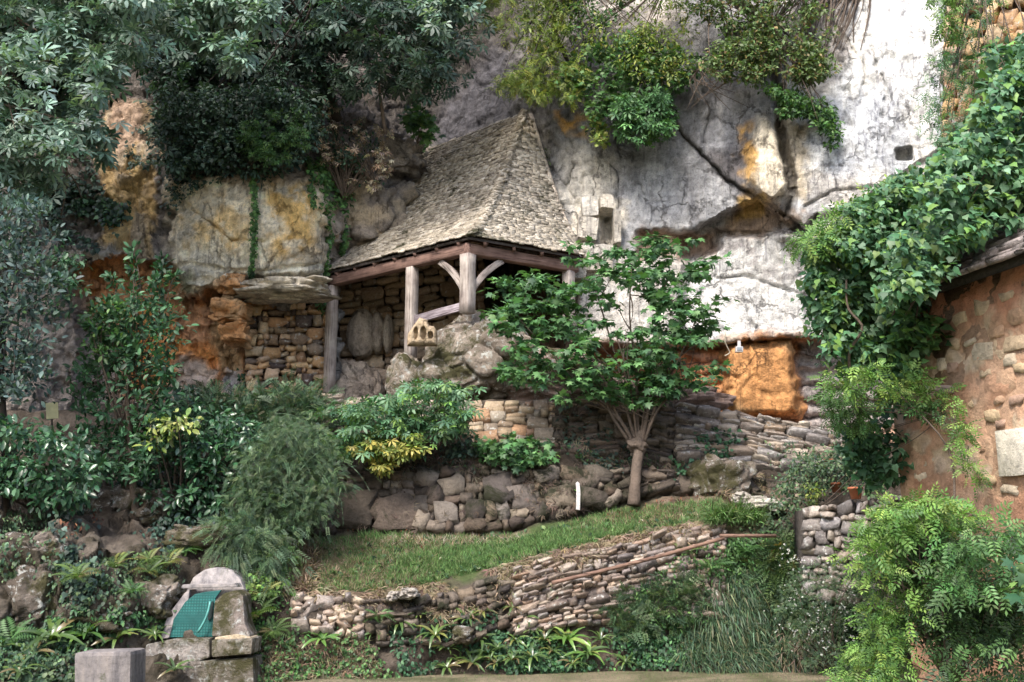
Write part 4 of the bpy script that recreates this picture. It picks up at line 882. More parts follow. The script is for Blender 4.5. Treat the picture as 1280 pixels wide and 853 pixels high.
low = (1 - sm(2.1, 2.9, Vh[:, 2] + 0.2 * nn[:, 0]))[:, None]; Hc = Hc * (1 - low * .7) + np.array([0.24, 0.13, 0.08]) * low * .8  # shade of the plants painted into the lower wall colour
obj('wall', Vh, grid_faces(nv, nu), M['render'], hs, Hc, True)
m_ = MB(); A0 = hA - hn * .02; Bk = -hn * 4
m_.add(np.array([A0, A0 + hd_ * Lh, A0 + hd_ * Lh + Bk, A0 + Bk, *(np.array([A0, A0 + hd_ * Lh, A0 + hd_ * Lh + Bk, A0 + Bk]) + [0, 0, zEv + .40])]), QB, (0.42, 0.27, 0.18)); m_.build('inner_walls', M['render'], hs)
def on_wall(px, py):
    d = ray(px, py); t = np.dot(hA - CAM, hn) / np.dot(d, hn); return CAM + d * t
hset = stone_set('house', [(0.56,0.42,0.27),(0.50,0.38,0.26),(0.46,0.30,0.2),(0.60,0.50,0.38),(0.42,0.28,0.21)], M['render'], 0.35, 0.16)
th = math.atan2(hd_[1], hd_[0])
for (px, py, w_, h_) in [(1200,398,16,17),(1226,385,18,20),(1268,430,28,20),(1262,450,14,16),(1228,440,24,26),(1212,428,14,8),(1192,430,12,16),(1245,415,16,16),(1257,476,20,28),(1232,467,16,10),(1190,460,12,14),(1270,500,16,12),(1248,500,12,12),(1208,505,16,12),(1240,520,16,16),(1200,540,18,12),(1222,560,18,14),(1250,530,10,10),(1272,396,20,20),(1176,455,12,18),(1180,412,12,10),(1258,370,18,12),(1275,460,14,12),(1186,560,14,12),(1165,575,22,14),(1150,595,18,14),(1140,560,20,18),(1235,600,16,12),(1262,612,20,12),(1176,520,14,10)]:
    p = on_wall(px, py); sc = p[1] / F; lw_ = w_ * sc * 1.0
    o = link('stone', hset[rng.integers(14)], hs, p - hn * 0.034 - np.array(hs.location), (rng.normal() * .05, rng.normal() * .12, th), (lw_ * .7, 0.042, h_ * sc * .46))
p = on_wall(1273, 565); wset = stone_set('white_block', [(0.68,0.62,0.52)], M['render'], 0.06, 0.02, 1)
o = link('dressed_block', wset[0], hs, p - np.array(hs.location) - hn * 0.02, (0, 0, th), (0.26, 0.08, 0.26)); o['label'] = 'pale squared dressed block'
pbm = on_wall(1186, 488); beam('beam_end', pbm - hn * .2, pbm + hn * .34 + hd_ * 0.05, .10, .09, 'timber', hs)
# its roof: eave slabs and slope rising away from the wall
rt = hA * [1, 1, 0] + [0, 0, zEv + .1] + hn * .28; ra = rt - hd_ * .45; rb_ = rt + hd_ * (Lh + .2); rise = -hn * 2.6 + np.array([0, 0, 2.5])
m_ = MB(); e_ = np.array([ra, rb_, rb_ + rise, ra + rise]); m_.add(np.concatenate([e_ - [0, 0, .12], e_]), QB, (0.07, 0.06, 0.05)); m_.build('roof_deck', M['soil'], hs)
hr = []; g = np.random.default_rng(77); nrm = un(np.cross(hd_, rise)); nrm = nrm if nrm[2] > 0 else -nrm; rs = un(rise)
for i in range(34):
    x = -0.1
    while x < Lh + .7:
        w_ = g.uniform(.18, .5); p = ra + hd_ * (x + w_ / 2) + rs * (i * .105) + nrm * .04
        if i < 12 or g.random() < .0: 
            s_ = stone_verts(g, 0.15, 0.09) * np.array([w_ / 2, .19, .028 * g.uniform(.8, 1.4)]); e2 = un(rs * math.cos(.35) - nrm * math.sin(.35)); n2 = np.cross(hd_, e2)
            n2 = n2 if n2[2] > 0 else -n2
            hr.append((i, p, np.outer(s_[:, 0], hd_) + np.outer(s_[:, 1] + .08, e2) + np.outer(s_[:, 2], n2), np.array([(0.34,0.29,0.28),(0.42,0.37,0.36),(0.26,0.22,0.21),(0.22,0.19,0.18)][g.integers(4)])))
        x += w_
mb = MB()
for k, (i, p, s_, c) in enumerate(hr):
    if k < 260: link('roof_slab', fmesh('roof_slab', s_, C26F, M['lauze'], np.tile(c, (26, 1))), hs, p - np.array(hs.location))
    else: mb.add(s_ + p, C26F, c)
if mb.n: tag(mb.build('upper_roof_slabs', M['lauze'], hs), kind='stuff')
# ------------------------------------------------------------------ foliage
def _oval(w_=0.24, fold=0.06, droop=0.10):
    V = np.array([(0,0,0),(w_*.85,.33,fold),(w_*.8,.68,fold-.02),(0,1,-droop),(-w_*.8,.68,fold-.02),(-w_*.85,.33,fold),(0,.5,0)], float)
    return V, np.array([(0,1,6),(1,2,6),(2,3,6),(6,3,4),(6,4,5),(0,6,5)])
def _dia(w_=0.2, fold=0.05, droop=0.08):
    return np.array([(0,0,0),(w_,.5,fold),(0,1,-droop),(-w_,.5,fold)], float), np.array([(0,1,2),(0,2,3)])
def _compose(parts):
    V, Fc, n = [], [], 0
    for (v, f), ang, sc, off, tilt in parts:
        a = math.radians(ang); v = v * sc; c_, s_ = math.cos(tilt), math.sin(tilt); v = np.stack([v[:, 0], v[:, 1] * c_ - v[:, 2] * s_, v[:, 1] * s_ + v[:, 2] * c_], 1)
        v = np.stack([v[:, 0] * math.cos(a) + v[:, 1] * math.sin(a), -v[:, 0] * math.sin(a) + v[:, 1] * math.cos(a), v[:, 2]], 1) + np.array(off)
        V.append(v); Fc.append(f + n); n += len(v)
    return np.concatenate(V), np.concatenate(Fc)
def _fan(pts, cz=0.05):
    p = np.array([(0, .35, cz)] + [(x, y, z) for x, y, z in pts], float); n = len(pts)
    return p, np.array([(0, k + 1, (k + 1) % n + 1) for k in range(n)])
TP = {
 'oval': _oval(), 'wide': _oval(0.36, 0.05, 0.15), 'dia': _dia(), 'small': _dia(0.28),
 'palm5': _compose([((np.array([(0,0,0),(.15,.68,.05),(.05,1,-.08),(-.05,1,-.08),(-.15,.68,.05)],float), np.array([(0,1,4),(1,2,4),(2,3,4)])), a, s, (0, 0.02, 0), -0.12) for a, s in ((-95, .62), (-48, .85), (0, 1), (48, .85), (95, .62))]),
 'maple': _fan([(0, 0, 0), (.22, .12, -.02), (.55, .10, -.06), (.30, .36, 0), (.52, .66, -.07), (.18, .62, 0), (0, 1, -.1), (-.18, .62, 0), (-.52, .66, -.07), (-.30, .36, 0), (-.55, .10, -.06), (-.22, .12, -.02)]),
 'ivy': _fan([(0, 0, 0), (.35, -.05, -.03), (.42, .35, 0), (.2, .6, 0), (0, 1, -.08), (-.2, .6, 0), (-.42, .35, 0), (-.35, -.05, -.03)]),
 'comp': _compose([(_dia(.2), s * 62, .34, (0, .12 + .19 * k, -.02 * k * k), -0.15) for k in range(4) for s in (-1, 1)] + [(_dia(.2), 0, .36, (0, .80, -.2), -.3)]),
 'fern': _compose([(_dia(.2), s * 68, .30 * (1 - .16 * k), (0, .10 + .13 * k, .12 * math.sin(k * .5) - .012 * k * k), -0.1) for k in range(6) for s in (-1, 1)] + [(_dia(.2), 0, .2, (0, .86, -.25), -.4)]),
 'blade': (np.array([(-.035, 0, 0), (.035, 0, 0), (.028, .5, .02), (-.028, .5, .02), (0, 1, -.12)], float), np.array([(0, 1, 2), (0, 2, 3), (3, 2, 4)])),
 'tuft': _compose([((np.array([(-.05, 0, 0), (.05, 0, 0), (.035, .55, .03), (-.035, .55, .03), (0, 1, -.12)], float), np.array([(0, 1, 2), (0, 2, 3), (3, 2, 4)])), a, s, (x, 0, 0), t_) for a, s, x, t_ in ((-38, .7, -.12, .2), (-14, 1, -.05, -.15), (12, .85, .05, .25), (34, .75, .12, -.2))]),
 'needle': _compose([(_dia(.14), s * 48, .32, (0, .1 + .14 * k, -.03 * k * k * .4), 0.1 * s) for k in range(6) for s in (-1, 1)]),
}
PAL = {
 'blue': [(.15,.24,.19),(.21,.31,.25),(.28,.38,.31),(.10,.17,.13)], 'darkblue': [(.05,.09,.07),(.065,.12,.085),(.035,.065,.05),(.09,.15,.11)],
 'green': [(.07,.16,.05),(.095,.21,.065),(.05,.11,.04),(.14,.26,.08)], 'yg': [(.16,.23,.04),(.22,.29,.06),(.11,.18,.035),(.28,.30,.06)],
 'oak': [(.13,.20,.07),(.16,.24,.085),(.09,.15,.05),(.26,.20,.09),(.18,.25,.09),(.13,.20,.07)], 'maple': [(.06,.14,.055),(.085,.19,.07),(.045,.10,.045),(.12,.24,.09)],
 'purple': [(.06,.11,.10),(.09,.15,.13),(.04,.07,.07),(.14,.21,.18)], 'laurel': [(.045,.12,.055),(.065,.16,.075),(.10,.21,.11),(.03,.08,.04)],
 'ivyh': [(.09,.21,.10),(.12,.25,.13),(.05,.13,.06),(.19,.33,.18),(.18,.32,.08)], 'wist': [(.10,.20,.045),(.15,.27,.06),(.06,.13,.035),(.22,.32,.08)],
 'yellow': [(.42,.37,.09),(.30,.31,.08),(.20,.25,.07)], 'lime': [(.25,.32,.08),(.18,.27,.07),(.33,.35,.12)], 'dead': [(.42,.34,.27),(.30,.22,.16),(.50,.44,.37),(.2,.15,.11)],
 'broom': [(.08,.15,.075),(.11,.18,.09),(.055,.10,.06),(.16,.23,.11)], 'dry': [(.24,.18,.13),(.30,.24,.17),(.17,.12,.09),(.2,.17,.10)], 'fernc': [(.10,.17,.05),(.14,.22,.06),(.07,.12,.04),(.22,.24,.07),(.19,.15,.07)],
 'roots': [(.10,.075,.06),(.15,.115,.09),(.07,.055,.045),(.19,.15,.12)], 'grass': [(.10,.19,.065),(.13,.23,.08),(.17,.24,.10),(.08,.145,.05)], 'bluegrass': [(.06,.12,.06),(.08,.15,.08),(.11,.17,.09),(.04,.08,.045),(.16,.17,.09)], 'white': [(.75,.75,.72),(.65,.66,.62)], 'rust': [(.20,.09,.06),(.14,.06,.045),(.26,.13,.08)],
}
for _k in PAL:
    if _k not in ('yellow', 'lime', 'dead', 'dry', 'white', 'rust', 'roots', 'wist', 'blue', 'maple', 'grass'): PAL[_k] = [tuple(v * .78 for v in c) for c in PAL[_k]]
PAL['blue'] = [tuple(v * .9 for v in c) for c in PAL['blue']]
PAL['deep'] = [(.035,.075,.025),(.05,.10,.03),(.025,.05,.02),(.07,.14,.04)]
class Foliage:
    def __init__(s): s.V = []; s.F = []; s.C = []; s.n = 0
    def leaves(s, p, tip, nrm, size, tpl, pal, var=0.25):
        n = len(p)
        if n == 0: return s
        Vt, Ft = TP[tpl]
        y = tip / (np.linalg.norm(tip, axis=1)[:, None] + 1e-9); x = np.cross(y, nrm); x /= np.linalg.norm(x, axis=1)[:, None] + 1e-9; z = np.cross(x, y)
        size = np.broadcast_to(size, (n,)); 
        W = (Vt[None, :, 0:1] * x[:, None] + Vt[None, :, 1:2] * y[:, None] + Vt[None, :, 2:3] * z[:, None]) * size[:, None, None] + p[:, None]
        c = np.array(PAL[pal])[rng.integers(len(PAL[pal]), size=n)] * (1 + var * rng.normal(size=(n, 1))).clip(.4, 1.8) * (1 + .06 * rng.normal(size=(n, 3)))
        s.V.append(W.reshape(-1, 3)); s.F.append((Ft[None] + (np.arange(n) * len(Vt))[:, None, None]).reshape(-1, 3) + s.n); s.n += n * len(Vt)
        s.C.append(np.repeat(c.clip(.01, .9), len(Vt), axis=0)); return s
    def build(s, name, mat, parent=None, origin=None):
        V = np.concatenate(s.V); return obj(name, V, np.concatenate(s.F), mat, parent, np.concatenate(s.C), False, origin)
def rnd(n): v = rng.normal(size=(n, 3)); return v / np.linalg.norm(v, axis=1)[:, None]
LEAFN = 0
def clusters(poly, Y0, Y1, n, curve=0.0):
    q = spoly(poly, n); Y = rng.uniform(Y0, Y1, n); return P(q[:, 0], q[:, 1], Y)
def puff(fo, cen, r, per, size, tpl, pal, flat=0.6, up=0.55, droop=0.25, out=0.5, tow=0.35):
    """leaves round twig ends: each centre is a small spray"""
    n = len(cen) * per; c = np.repeat(cen, per, axis=0); d = rnd(n); rr = rng.random(n) ** 0.6; r_ = np.repeat(np.broadcast_to(r, (len(cen),)) * rng.uniform(.6, 1.3, len(cen)), per)
    off = d * (rr * r_)[:, None] * np.array([1, 1, flat]); 
    tip = d * out + rnd(n) * .5 + np.array([0, -.15, -droop]); nrm = np.array([0, -tow, up]) + rnd(n) * .42
    fo.leaves(c + off, tip, nrm, size * rng.uniform(.5, 1.25, n), tpl, pal)
def limbs(mb, base, cen, k, r0, r1=0.006, bend=0.35, n=7, sides=5, jit=0.1):
    idx = rng.choice(len(cen), min(k, len(cen)), replace=False)
    for i in idx:
        e = cen[i]; L = np.linalg.norm(e - base); mid = (base + e) / 2 + np.array([rng.normal() * jit * L, rng.normal() * jit * L, bend * L * rng.uniform(.1, .6)])
        mb.add(*tube(bez(base, mid, e, n), np.linspace(r0, r1, n) * rng.uniform(.6, 1.1), sides, .05))
def plant(name, label, cat, base, specs, trunk=None, limb=None, group=None, mat='leaf', bark='bark', fname='foliage', tname='trunk'):
    """specs: dicts for puff(); trunk: (path points, radii); limb: (start, count, radius, bend)"""
    e = empty(name, base, label, cat, group); allc = []
    fo = Foliage()
    for s in specs:
        cen = s.get('cen'); cen = clusters(s['poly'], s['Y'][0], s['Y'][1], s['n']) if cen is None else cen; allc.append(cen)
        puff(fo, cen, s['r'], s['per'], s['size'], s['tpl'], s['pal'], s.get('flat', .6), s.get('up', .55), s.get('droop', .25), s.get('out', .5), s.get('tow', .35))
    fo.build(fname, M[mat], e)
    if trunk: m_ = MB(); m_.add(*tube(smooth_path(trunk[0], 16), np.interp(np.linspace(0, 1, 16), np.linspace(0, 1, len(trunk[1])), trunk[1]), 10, .05)); m_.build(tname, M[bark], e, True)
    if limb:
        m_ = MB(); ac = np.concatenate(allc)
        for st, k, r0, bd in limb: limbs(m_, np.asarray(st, float), ac, k, r0, bend=bd)
        m_.build('branches', M[bark], e, True)
    return e
def sheet(fo, poly, bv, n, size, tpl, pal, thick=0.15, droop=0.6, out=0.55, warp=0, spread=0.5, tries=1, off=0.02, patch=-0.2):
    q = spoly(poly, int(n * 1.15)); P_, T_, N_ = [], [], []
    for x, y in q:
        h, nn = hit(x, y, bv)
        if h is None: continue
        if patch is not None and math.sin(h[0] * 3.1 + 1.7 * math.sin(h[2] * 2.3)) + math.sin(h[2] * 4.7 + h[0] * 1.9) + rng.normal() * .5 < patch * 3: continue
        P_.append(h + nn * (off + thick * rng.random() ** 1.5)); N_.append(nn)
    if not P_: return
    p = np.array(P_); nn = np.array(N_); n = len(p)
    nn[:, 1] -= 0.15
    tip = rnd(n) * spread + np.array([0, -.25, -droop]) + nn * .25; nrm = nn * out + rnd(n) * .35 + np.array([0, -.1, .25]); fo.leaves(p, tip, nrm, size * rng.uniform(.55, 1.2, n), tpl, pal)
B = lambda px, py, Y: P(px, py, Y)
# --- upper left: pale broadleaf tree
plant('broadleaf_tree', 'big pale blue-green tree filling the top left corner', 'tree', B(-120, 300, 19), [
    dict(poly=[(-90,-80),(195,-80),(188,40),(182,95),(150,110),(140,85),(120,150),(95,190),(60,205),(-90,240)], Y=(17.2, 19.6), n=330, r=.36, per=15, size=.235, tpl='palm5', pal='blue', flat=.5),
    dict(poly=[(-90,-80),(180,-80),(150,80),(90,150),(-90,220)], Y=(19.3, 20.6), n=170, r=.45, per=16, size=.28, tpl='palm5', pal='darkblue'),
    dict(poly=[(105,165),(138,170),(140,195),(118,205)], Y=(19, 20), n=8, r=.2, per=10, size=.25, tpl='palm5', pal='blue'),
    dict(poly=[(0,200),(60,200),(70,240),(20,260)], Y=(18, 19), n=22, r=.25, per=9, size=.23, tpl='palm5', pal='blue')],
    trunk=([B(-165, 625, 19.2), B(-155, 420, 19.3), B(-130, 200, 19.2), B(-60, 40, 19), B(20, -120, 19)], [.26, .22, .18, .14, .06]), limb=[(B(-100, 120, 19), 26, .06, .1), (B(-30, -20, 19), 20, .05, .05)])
m_ = MB(); m_.add(*tube(smooth_path([B(66, 100, 19.4), B(72, 160, 19.5), B(82, 200, 19.6), B(83, 235, 19.8), B(76, 270, 20)], 14), np.linspace(.035, .012, 14), 6)); m_.add(*tube(smooth_path([B(83, 215, 19.7), B(95, 228, 19.8), B(102, 248, 20)], 8), np.linspace(.02, .008, 8), 5))
tag(m_.build('bare_branch', M['bark'], None, True, origin=B(76, 200, 19.5)), 'bare hooked branch hanging below the pale tree at the left', 'branch')
# --- dark overhanging tree
plant('dark_tree', 'dark tree with pale hand-shaped leaf sprays overhanging the cliff top left of the roof', 'tree', B(380, 60, 24.5), [
    dict(poly=[(150,-80),(600,-80),(592,40),(570,90),(545,120),(480,110),(420,120),(390,135),(385,160),(370,200),(300,215),(230,215),(200,190),(200,130),(175,100)], Y=(22.4, 23.8), n=520, r=.5, per=17, size=.24, tpl='palm5', pal='darkblue'),
    dict(poly=[(200,-60),(330,-60),(352,20),(345,42),(318,40),(325,65),(300,85),(280,88),(262,62),(230,60),(215,45),(200,50)], Y=(19.6, 20.6), n=75, r=.3, per=12, size=.27, tpl='palm5', pal='blue', flat=.35),  # outer sprays: extra light put into a paler leaf palette
    dict(poly=[(380,-60),(600,-60),(590,20),(540,50),(520,85),(500,60),(450,62),(410,50),(380,20)], Y=(20.6, 21.4), n=70, r=.32, per=10, size=.26, tpl='palm5', pal='darkblue', flat=.35),
    dict(poly=[(520,-60),(600,-60),(580,30),(530,50)], Y=(20.2, 21), n=22, r=.3, per=9, size=.26, tpl='palm5', pal='blue', flat=.35)],  # paler palette here too, for light on the outer leaves
    trunk=([B(420, 150, 24.6), B(400, 80, 23.6), B(380, 0, 23), B(350, -120, 22.6)], [.16, .14, .12, .08]), limb=[(B(395, 60, 23.4), 22, .05, .1), (B(370, -20, 23), 26, .05, -.05), (B(430, -60, 21.6), 14, .04, -.1)], bark='bark_dark')
# dense small-leaved bush on the ledge below it
plant('ledge_bush', 'dense dark green bush on the ledge above the yellow cliff block', 'bush', B(300, 215, 23), [
    dict(poly=[(198,120),(260,110),(350,105),(400,140),(398,175),(370,205),(340,212),(300,205),(250,215),(210,222),(196,190)], Y=(22.0, 22.9), n=300, r=.24, per=22, size=.105, tpl='wide', pal='darkblue'),
    dict(poly=[(300,150),(380,140),(395,175),(360,200),(310,205)], Y=(21.8, 22.2), n=60, r=.2, per=16, size=.10, tpl='palm5', pal='green', up=.5)], limb=[(B(300, 220, 22.8), 18, .03, .2)], bark='bark_dark')
# --- ivy on the cliff
def ivy(label, specs, strands=(), cat='ivy', name='ivy', mat='leaf', base=None):
    e0 = None; fo = Foliage(); 
    for s in specs: sheet(fo, s[0], bvh_cliff if len(s) < 6 else s[5], s[1], s[2], s[3], s[4], thick=.22)
    m_ = MB()
    for path, wd, n, size, pal in strands:
        pts = []; 
        for x, y in path:
            h, nn = hit(x, y, bvh_cliff); pts.append(h + np.array([0, -.12, 0]))
        sp_ = smooth_path(pts, 30); m_.add(*tube(sp_, np.linspace(.02, .008, 30), 5)); t = rng.random(n) * 29; i = t.astype(int).clip(0, 28); f = (t - i)[:, None]
        c = sp_[i] * (1 - f) + sp_[i + 1] * f; w_ = np.interp(t / 29, np.linspace(0, 1, len(wd)), wd); c = c + rnd(n) * (w_ * rng.random(n) ** .7)[:, None] * np.array([1, .6, 1]) + np.array([0, -.06, 0])
        fo.leaves(c, rnd(n) * .6 + np.array([0, -.2, -.7]), rnd(n) * .5 + np.array([0, -.8, .3]), size * rng.uniform(.6, 1.2, n), 'ivy', pal)
    V0 = fo.V[0][0]; e = empty(name, V0, label, cat); fo.build('foliage', M[mat], e)
    if m_.n: m_.build('stem', M['bark'], e, True)
    return e
ivy('long ivy strand hanging straight down the yellow cliff block and the niche', [], [([(318,215),(321,260),(320,300),(317,340)], [.07,.12,.10,.06], 420, .085, 'green'), ([(317,340),(313,380),(309,430),(306,488)], [.05,.12,.13,.16], 420, .08, 'laurel')])
ivy('ivy curtain hanging between the yellow cliff block and the left roof edge', [([(380,185),(452,190),(455,235),(425,262),(400,262),(385,225)], 1500, .10, 'ivy', 'green')], [([(404,200),(408,260),(412,300),(408,345)], [.16,.2,.12,.1], 480, .09, 'green'), ([(408,345),(404,375),(403,414)], [.06,.12,.08], 170, .085, 'green'), ([(430,240),(432,300),(428,320)], [.16,.12,.05], 260, .09, 'green'), ([(388,200),(392,240),(394,262)], [.1,.1,.05], 120, .09, 'green')])
ivy('dark ivy trailing over the top left of the yellow cliff block', [([(208,190),(240,205),(330,205),(340,228),(300,222),(250,235),(226,262),(212,262)], 900, .09, 'ivy', 'darkblue')])
ivy('dark ivy patch on the cliff left of the ochre rock rib', [([(55,190),(100,180),(125,235),(140,250),(160,262),(150,290),(120,318),(90,310),(50,270)], 1500, .12, 'ivy', 'darkblue'), ([(90,240),(160,255),(150,285),(110,310)], 350, .13, 'ivy', 'laurel')])
ivy('ivy hanging on the ochre rock rib beneath the pale tree', [([(150,165),(205,150),(205,205),(165,215)], 420, .10, 'ivy', 'darkblue')])
# dead pale shrub and neighbours
plant('withered_shrub', 'withered shrub with pale dead leaves left of the roof ridge', 'shrub', B(430, 250, 24.2), [
    dict(poly=[(375,130),(410,125),(450,150),(488,165),(490,210),(470,240),(440,235),(420,215),(385,195)], Y=(23.3, 24.3), n=70, r=.16, per=9, size=.11, tpl='palm5', pal='dead'),
    dict(poly=[(380,140),(470,165),(480,235),(420,215),(385,195)], Y=(23.6, 24.3), n=60, r=.2, per=12, size=.09, tpl='wide', pal='darkblue')], limb=[(B(430, 250, 24.1), 30, .02, .2), (B(470, 235, 24.3), 16, .02, .3)], bark='bark', mat='dryleaf')
plant('young_fig', 'small bright green shrub on the ledge just left of the roof ridge', 'shrub', B(520, 185, 25.2), [dict(poly=[(504,142),(530,136),(544,150),(540,172),(515,172)], Y=(24.4, 24.8), n=24, r=.17, per=8, size=.19, tpl='maple', pal='green', tow=.8)], limb=[(B(522, 180, 24.9), 6, .015, .1)])
ivy('green creeper on the rock ledge at the left of the roof', [([(505,185),(535,180),(530,205),(508,212)], 120, .12, 'ivy', 'green')])
m_ = MB(); m_.add(*tube(smooth_path([B(482, 168, 23.4), B(478, 140, 23.3), B(474, 112, 23.2), B(475, 96, 23.2)], 10), np.linspace(.045, .02, 10), 6, .1)); tag(m_.build('dead_stem', M['bark'], None, True, origin=B(480, 150, 23.3)), 'thin bare upright stem above the withered shrub', 'dead stem')
rock('rock_ledge', 'weathered ledge of rock jutting out at the left roof edge', 'rock', P(500, 200, 25.3), (.55, .5, .34), 61, [(0.20,0.18,0.165),(0.32,0.28,0.25)], mat='cliff', sub=5, facet=1.3, sq=.5)
rock('rock_ledge', 'lower dark rock bulge against the left roof slope', 'rock', P(462, 270, 24.9), (.85, .6, .75), 62, [(0.22,0.19,0.165),(0.38,0.31,0.22)], mat='cliff', sub=5, facet=1.4, sq=.4)
# --- centre top
plant('yellow_green_tree', 'feathery yellow-green tree hanging over the rock above the roof peak', 'tree', B(720, -60, 24.4), [
    dict(poly=[(590,-60),(720,-60),(705,30),(690,85),(660,78),(655,55),(630,52),(605,25)], Y=(23.0, 23.9), n=130, r=.28, per=16, size=.19, tpl='comp', pal='yg', flat=.35),
    dict(poly=[(612,105),(650,85),(720,82),(735,105),(715,132),(670,126),(640,112)], Y=(22.8, 23.6), n=80, r=.24, per=16, size=.18, tpl='comp', pal='yg', flat=.35),
    dict(poly=[(690,-60),(790,-60),(770,20),(740,50),(700,40)], Y=(23.2, 24), n=90, r=.3, per=22, size=.15, tpl='dia', pal='green')],
    limb=[(B(725, -30, 24.0), 30, .035, .1), (B(735, 100, 24.0), 10, .02, .2)], trunk=([B(712, 82, 24.1), B(703, 62, 23.9), B(694, 40, 23.8), B(690, -60, 23.7)], [.03, .06, .07, .08]), bark='bark_dark')
plant('cliff_bush', 'thick mixed green and yellow bush growing from the rock right of the roof peak', 'bush', B(790, 100, 24.0), [
    dict(poly=[(705,70),(740,60),(790,40),(850,60),(880,75),(860,110),(835,120),(842,160),(820,178),(790,180),(760,150),(745,175),(735,140),(715,120)], Y=(22.8, 23.6), n=190, r=.26, per=17, size=.13, tpl='maple', pal='green'),
    dict(poly=[(760,40),(850,45),(870,85),(830,110),(780,100)], Y=(22.6, 23.1), n=70, r=.25, per=12, size=.13, tpl='dia', pal='yg'),
    dict(poly=[(735,140),(760,150),(765,185),(745,180)], Y=(23.0, 23.4), n=18, r=.15, per=11, size=.12, tpl='maple', pal='lime'),
    dict(poly=[(770,120),(835,118),(835,165),(800,178),(775,165)], Y=(22.5, 23.0), n=55, r=.2, per=12, size=.18, tpl='palm5', pal='maple'),
    dict(poly=[(820,70),(868,80),(850,105),(815,105)], Y=(22.6, 23), n=20, r=.18, per=10, size=.1, tpl='dia', pal='oak')],
    limb=[(B(795, 60, 23.9), 40, .03, .0)], bark='bark_dark')
plant('oak', 'small oak with reddish tinged clumps hanging down the pale cliff', 'oak tree', B(960, 40, 23.4), [
    dict(poly=[(850,-60),(1000,-60),(1035,10),(1042,45),(1020,60),(960,45),(905,40),(880,20),(850,30)], Y=(21.9, 22.8), n=150, r=.27, per=46, size=.115, tpl='small', pal='oak', flat=.5),
    dict(poly=[(885,55),(960,40),(975,70),(955,100),(900,98),(885,85)], Y=(21.9, 22.5), n=75, r=.22, per=46, size=.115, tpl='small', pal='oak', flat=.5),
    dict(poly=[(975,50),(1035,60),(1040,90),(1020,105),(985,100)], Y=(21.8, 22.4), n=50, r=.22, per=46, size=.115, tpl='small', pal='oak', flat=.5),
    dict(poly=[(955,100),(990,105),(1040,135),(1052,165),(1040,184),(1020,150),(985,148),(962,135)], Y=(21.8, 22.4), n=52, r=.17, per=46, size=.115, tpl='small', pal='green', flat=.5)],
    trunk=([B(980, 10, 23.2), B(965, 45, 22.6), B(960, 80, 22.4)], [.05, .04, .02]), limb=[(B(965, 30, 22.7), 50, .025, .1), (B(900, -10, 23.4), 20, .03, .1)])
m_ = MB()
for k in range(70):
    x0 = rng.uniform(1005, 1090); a = B(x0, -30, 22.2); x1 = x0 + rng.uniform(-45, -5); y1 = rng.uniform(15, 95) - abs(x0 - 1050) * .5
    h, nn = hit(x1, max(y1, -10), bvh_cliff); h = h if h is not None else B(x1, y1, 22.6)
    a_, an = hit(x0, -30, bvh_cliff); m_.add(*tube(smooth_path([a_ + [0, -.08, 0], (a_ + h) / 2 + rng.normal(size=3) * .12 + [0, -.1, 0], h + [0, -.05, 0]], 9), np.linspace(.028, .008, 9) * rng.uniform(.6, 1.4), 5, .1))
tag(m_.build('hanging_roots', M['bark'], None, True, origin=B(1050, 0, 22.3)), 'mat of bare brown roots creeping down the pale cliff right of the oak', 'roots')
m_ = MB()
for k in range(14):
    a = B(880 + rng.uniform(-10, 10), 85, 22.9); m_.add(*tube(smooth_path([a, B(885 + rng.uniform(-25, 45), rng.uniform(95, 110), 22.8), B(880 + rng.uniform(-40, 60), rng.uniform(105, 140), 22.9)], 8), np.linspace(.02, .005, 8), 4))
tag(m_.build('bare_twigs', M['bark'], None, True, origin=B(885, 100, 22.8)), 'bare grey twigs below the left clump of the oak', 'twigs')
ivy('small weed tuft rooted at the right edge of the stone roof', [([(664,172),(690,178),(690,205),(676,206)], 160, .09, 'dia', 'oak')], name='weed', cat='weed')
plant('cliff_shrub', 'loose light green branches bridging the gap between the yellow-green tree and the oak', 'shrub', B(850, -40, 24), [
    dict(poly=[(760,-60),(880,-60),(880,10),(860,45),(800,50),(745,70),(735,50),(780,10)], Y=(22.8, 23.4), n=85, r=.24, per=24, size=.12, tpl='dia', pal='yg', flat=.5),
    dict(poly=[(600,-60),(700,-60),(760,40),(720,80),(680,60),(640,30)], Y=(23.0, 23.6), n=60, r=.24, per=20, size=.12, tpl='dia', pal='yg', flat=.5)], limb=[(B(840, -30, 23.6), 30, .03, .1), (B(720, -30, 23.6), 16, .03, .1)])
# --- small tree in the middle
tc = [dict(poly=p_, Y=Y_, n=n_, r=.24, per=15, size=.155, tpl='maple', pal='maple', flat=.17, up=1.2, tow=.3, droop=.3, out=.7) for p_, Y_, n_ in [
    ([(628,345),(660,330),(690,350),(700,380),(640,385),(618,372)], (19.4, 20.2), 30), ([(700,360),(760,335),(830,330),(870,370),(860,440),(790,470),(720,450),(690,400)], (18.9, 20.6), 150),
    ([(760,310),(820,295),(870,300),(905,322),(880,345),(810,350),(765,345)], (19.3, 20.4), 60), ([(600,385),(690,375),(720,420),(700,440),(640,420),(605,400)], (19.2, 20.2), 55),
    ([(640,430),(720,430),(760,480),(700,500),(650,480),(628,462)], (19.0, 20.0), 52), ([(840,400),(905,375),(900,410),(870,435),(845,430)], (19.4, 20.3), 30), ([(800,440),(870,448),(918,462),(880,488),(830,500),(800,480)], (19.2, 20.2), 42),
    ([(715,465),(800,460),(855,478),(835,505),(750,505)], (19.2, 20.4), 70), ([(700,300),(760,305),(750,340),(700,345)], (19.6, 20.4), 10)]]
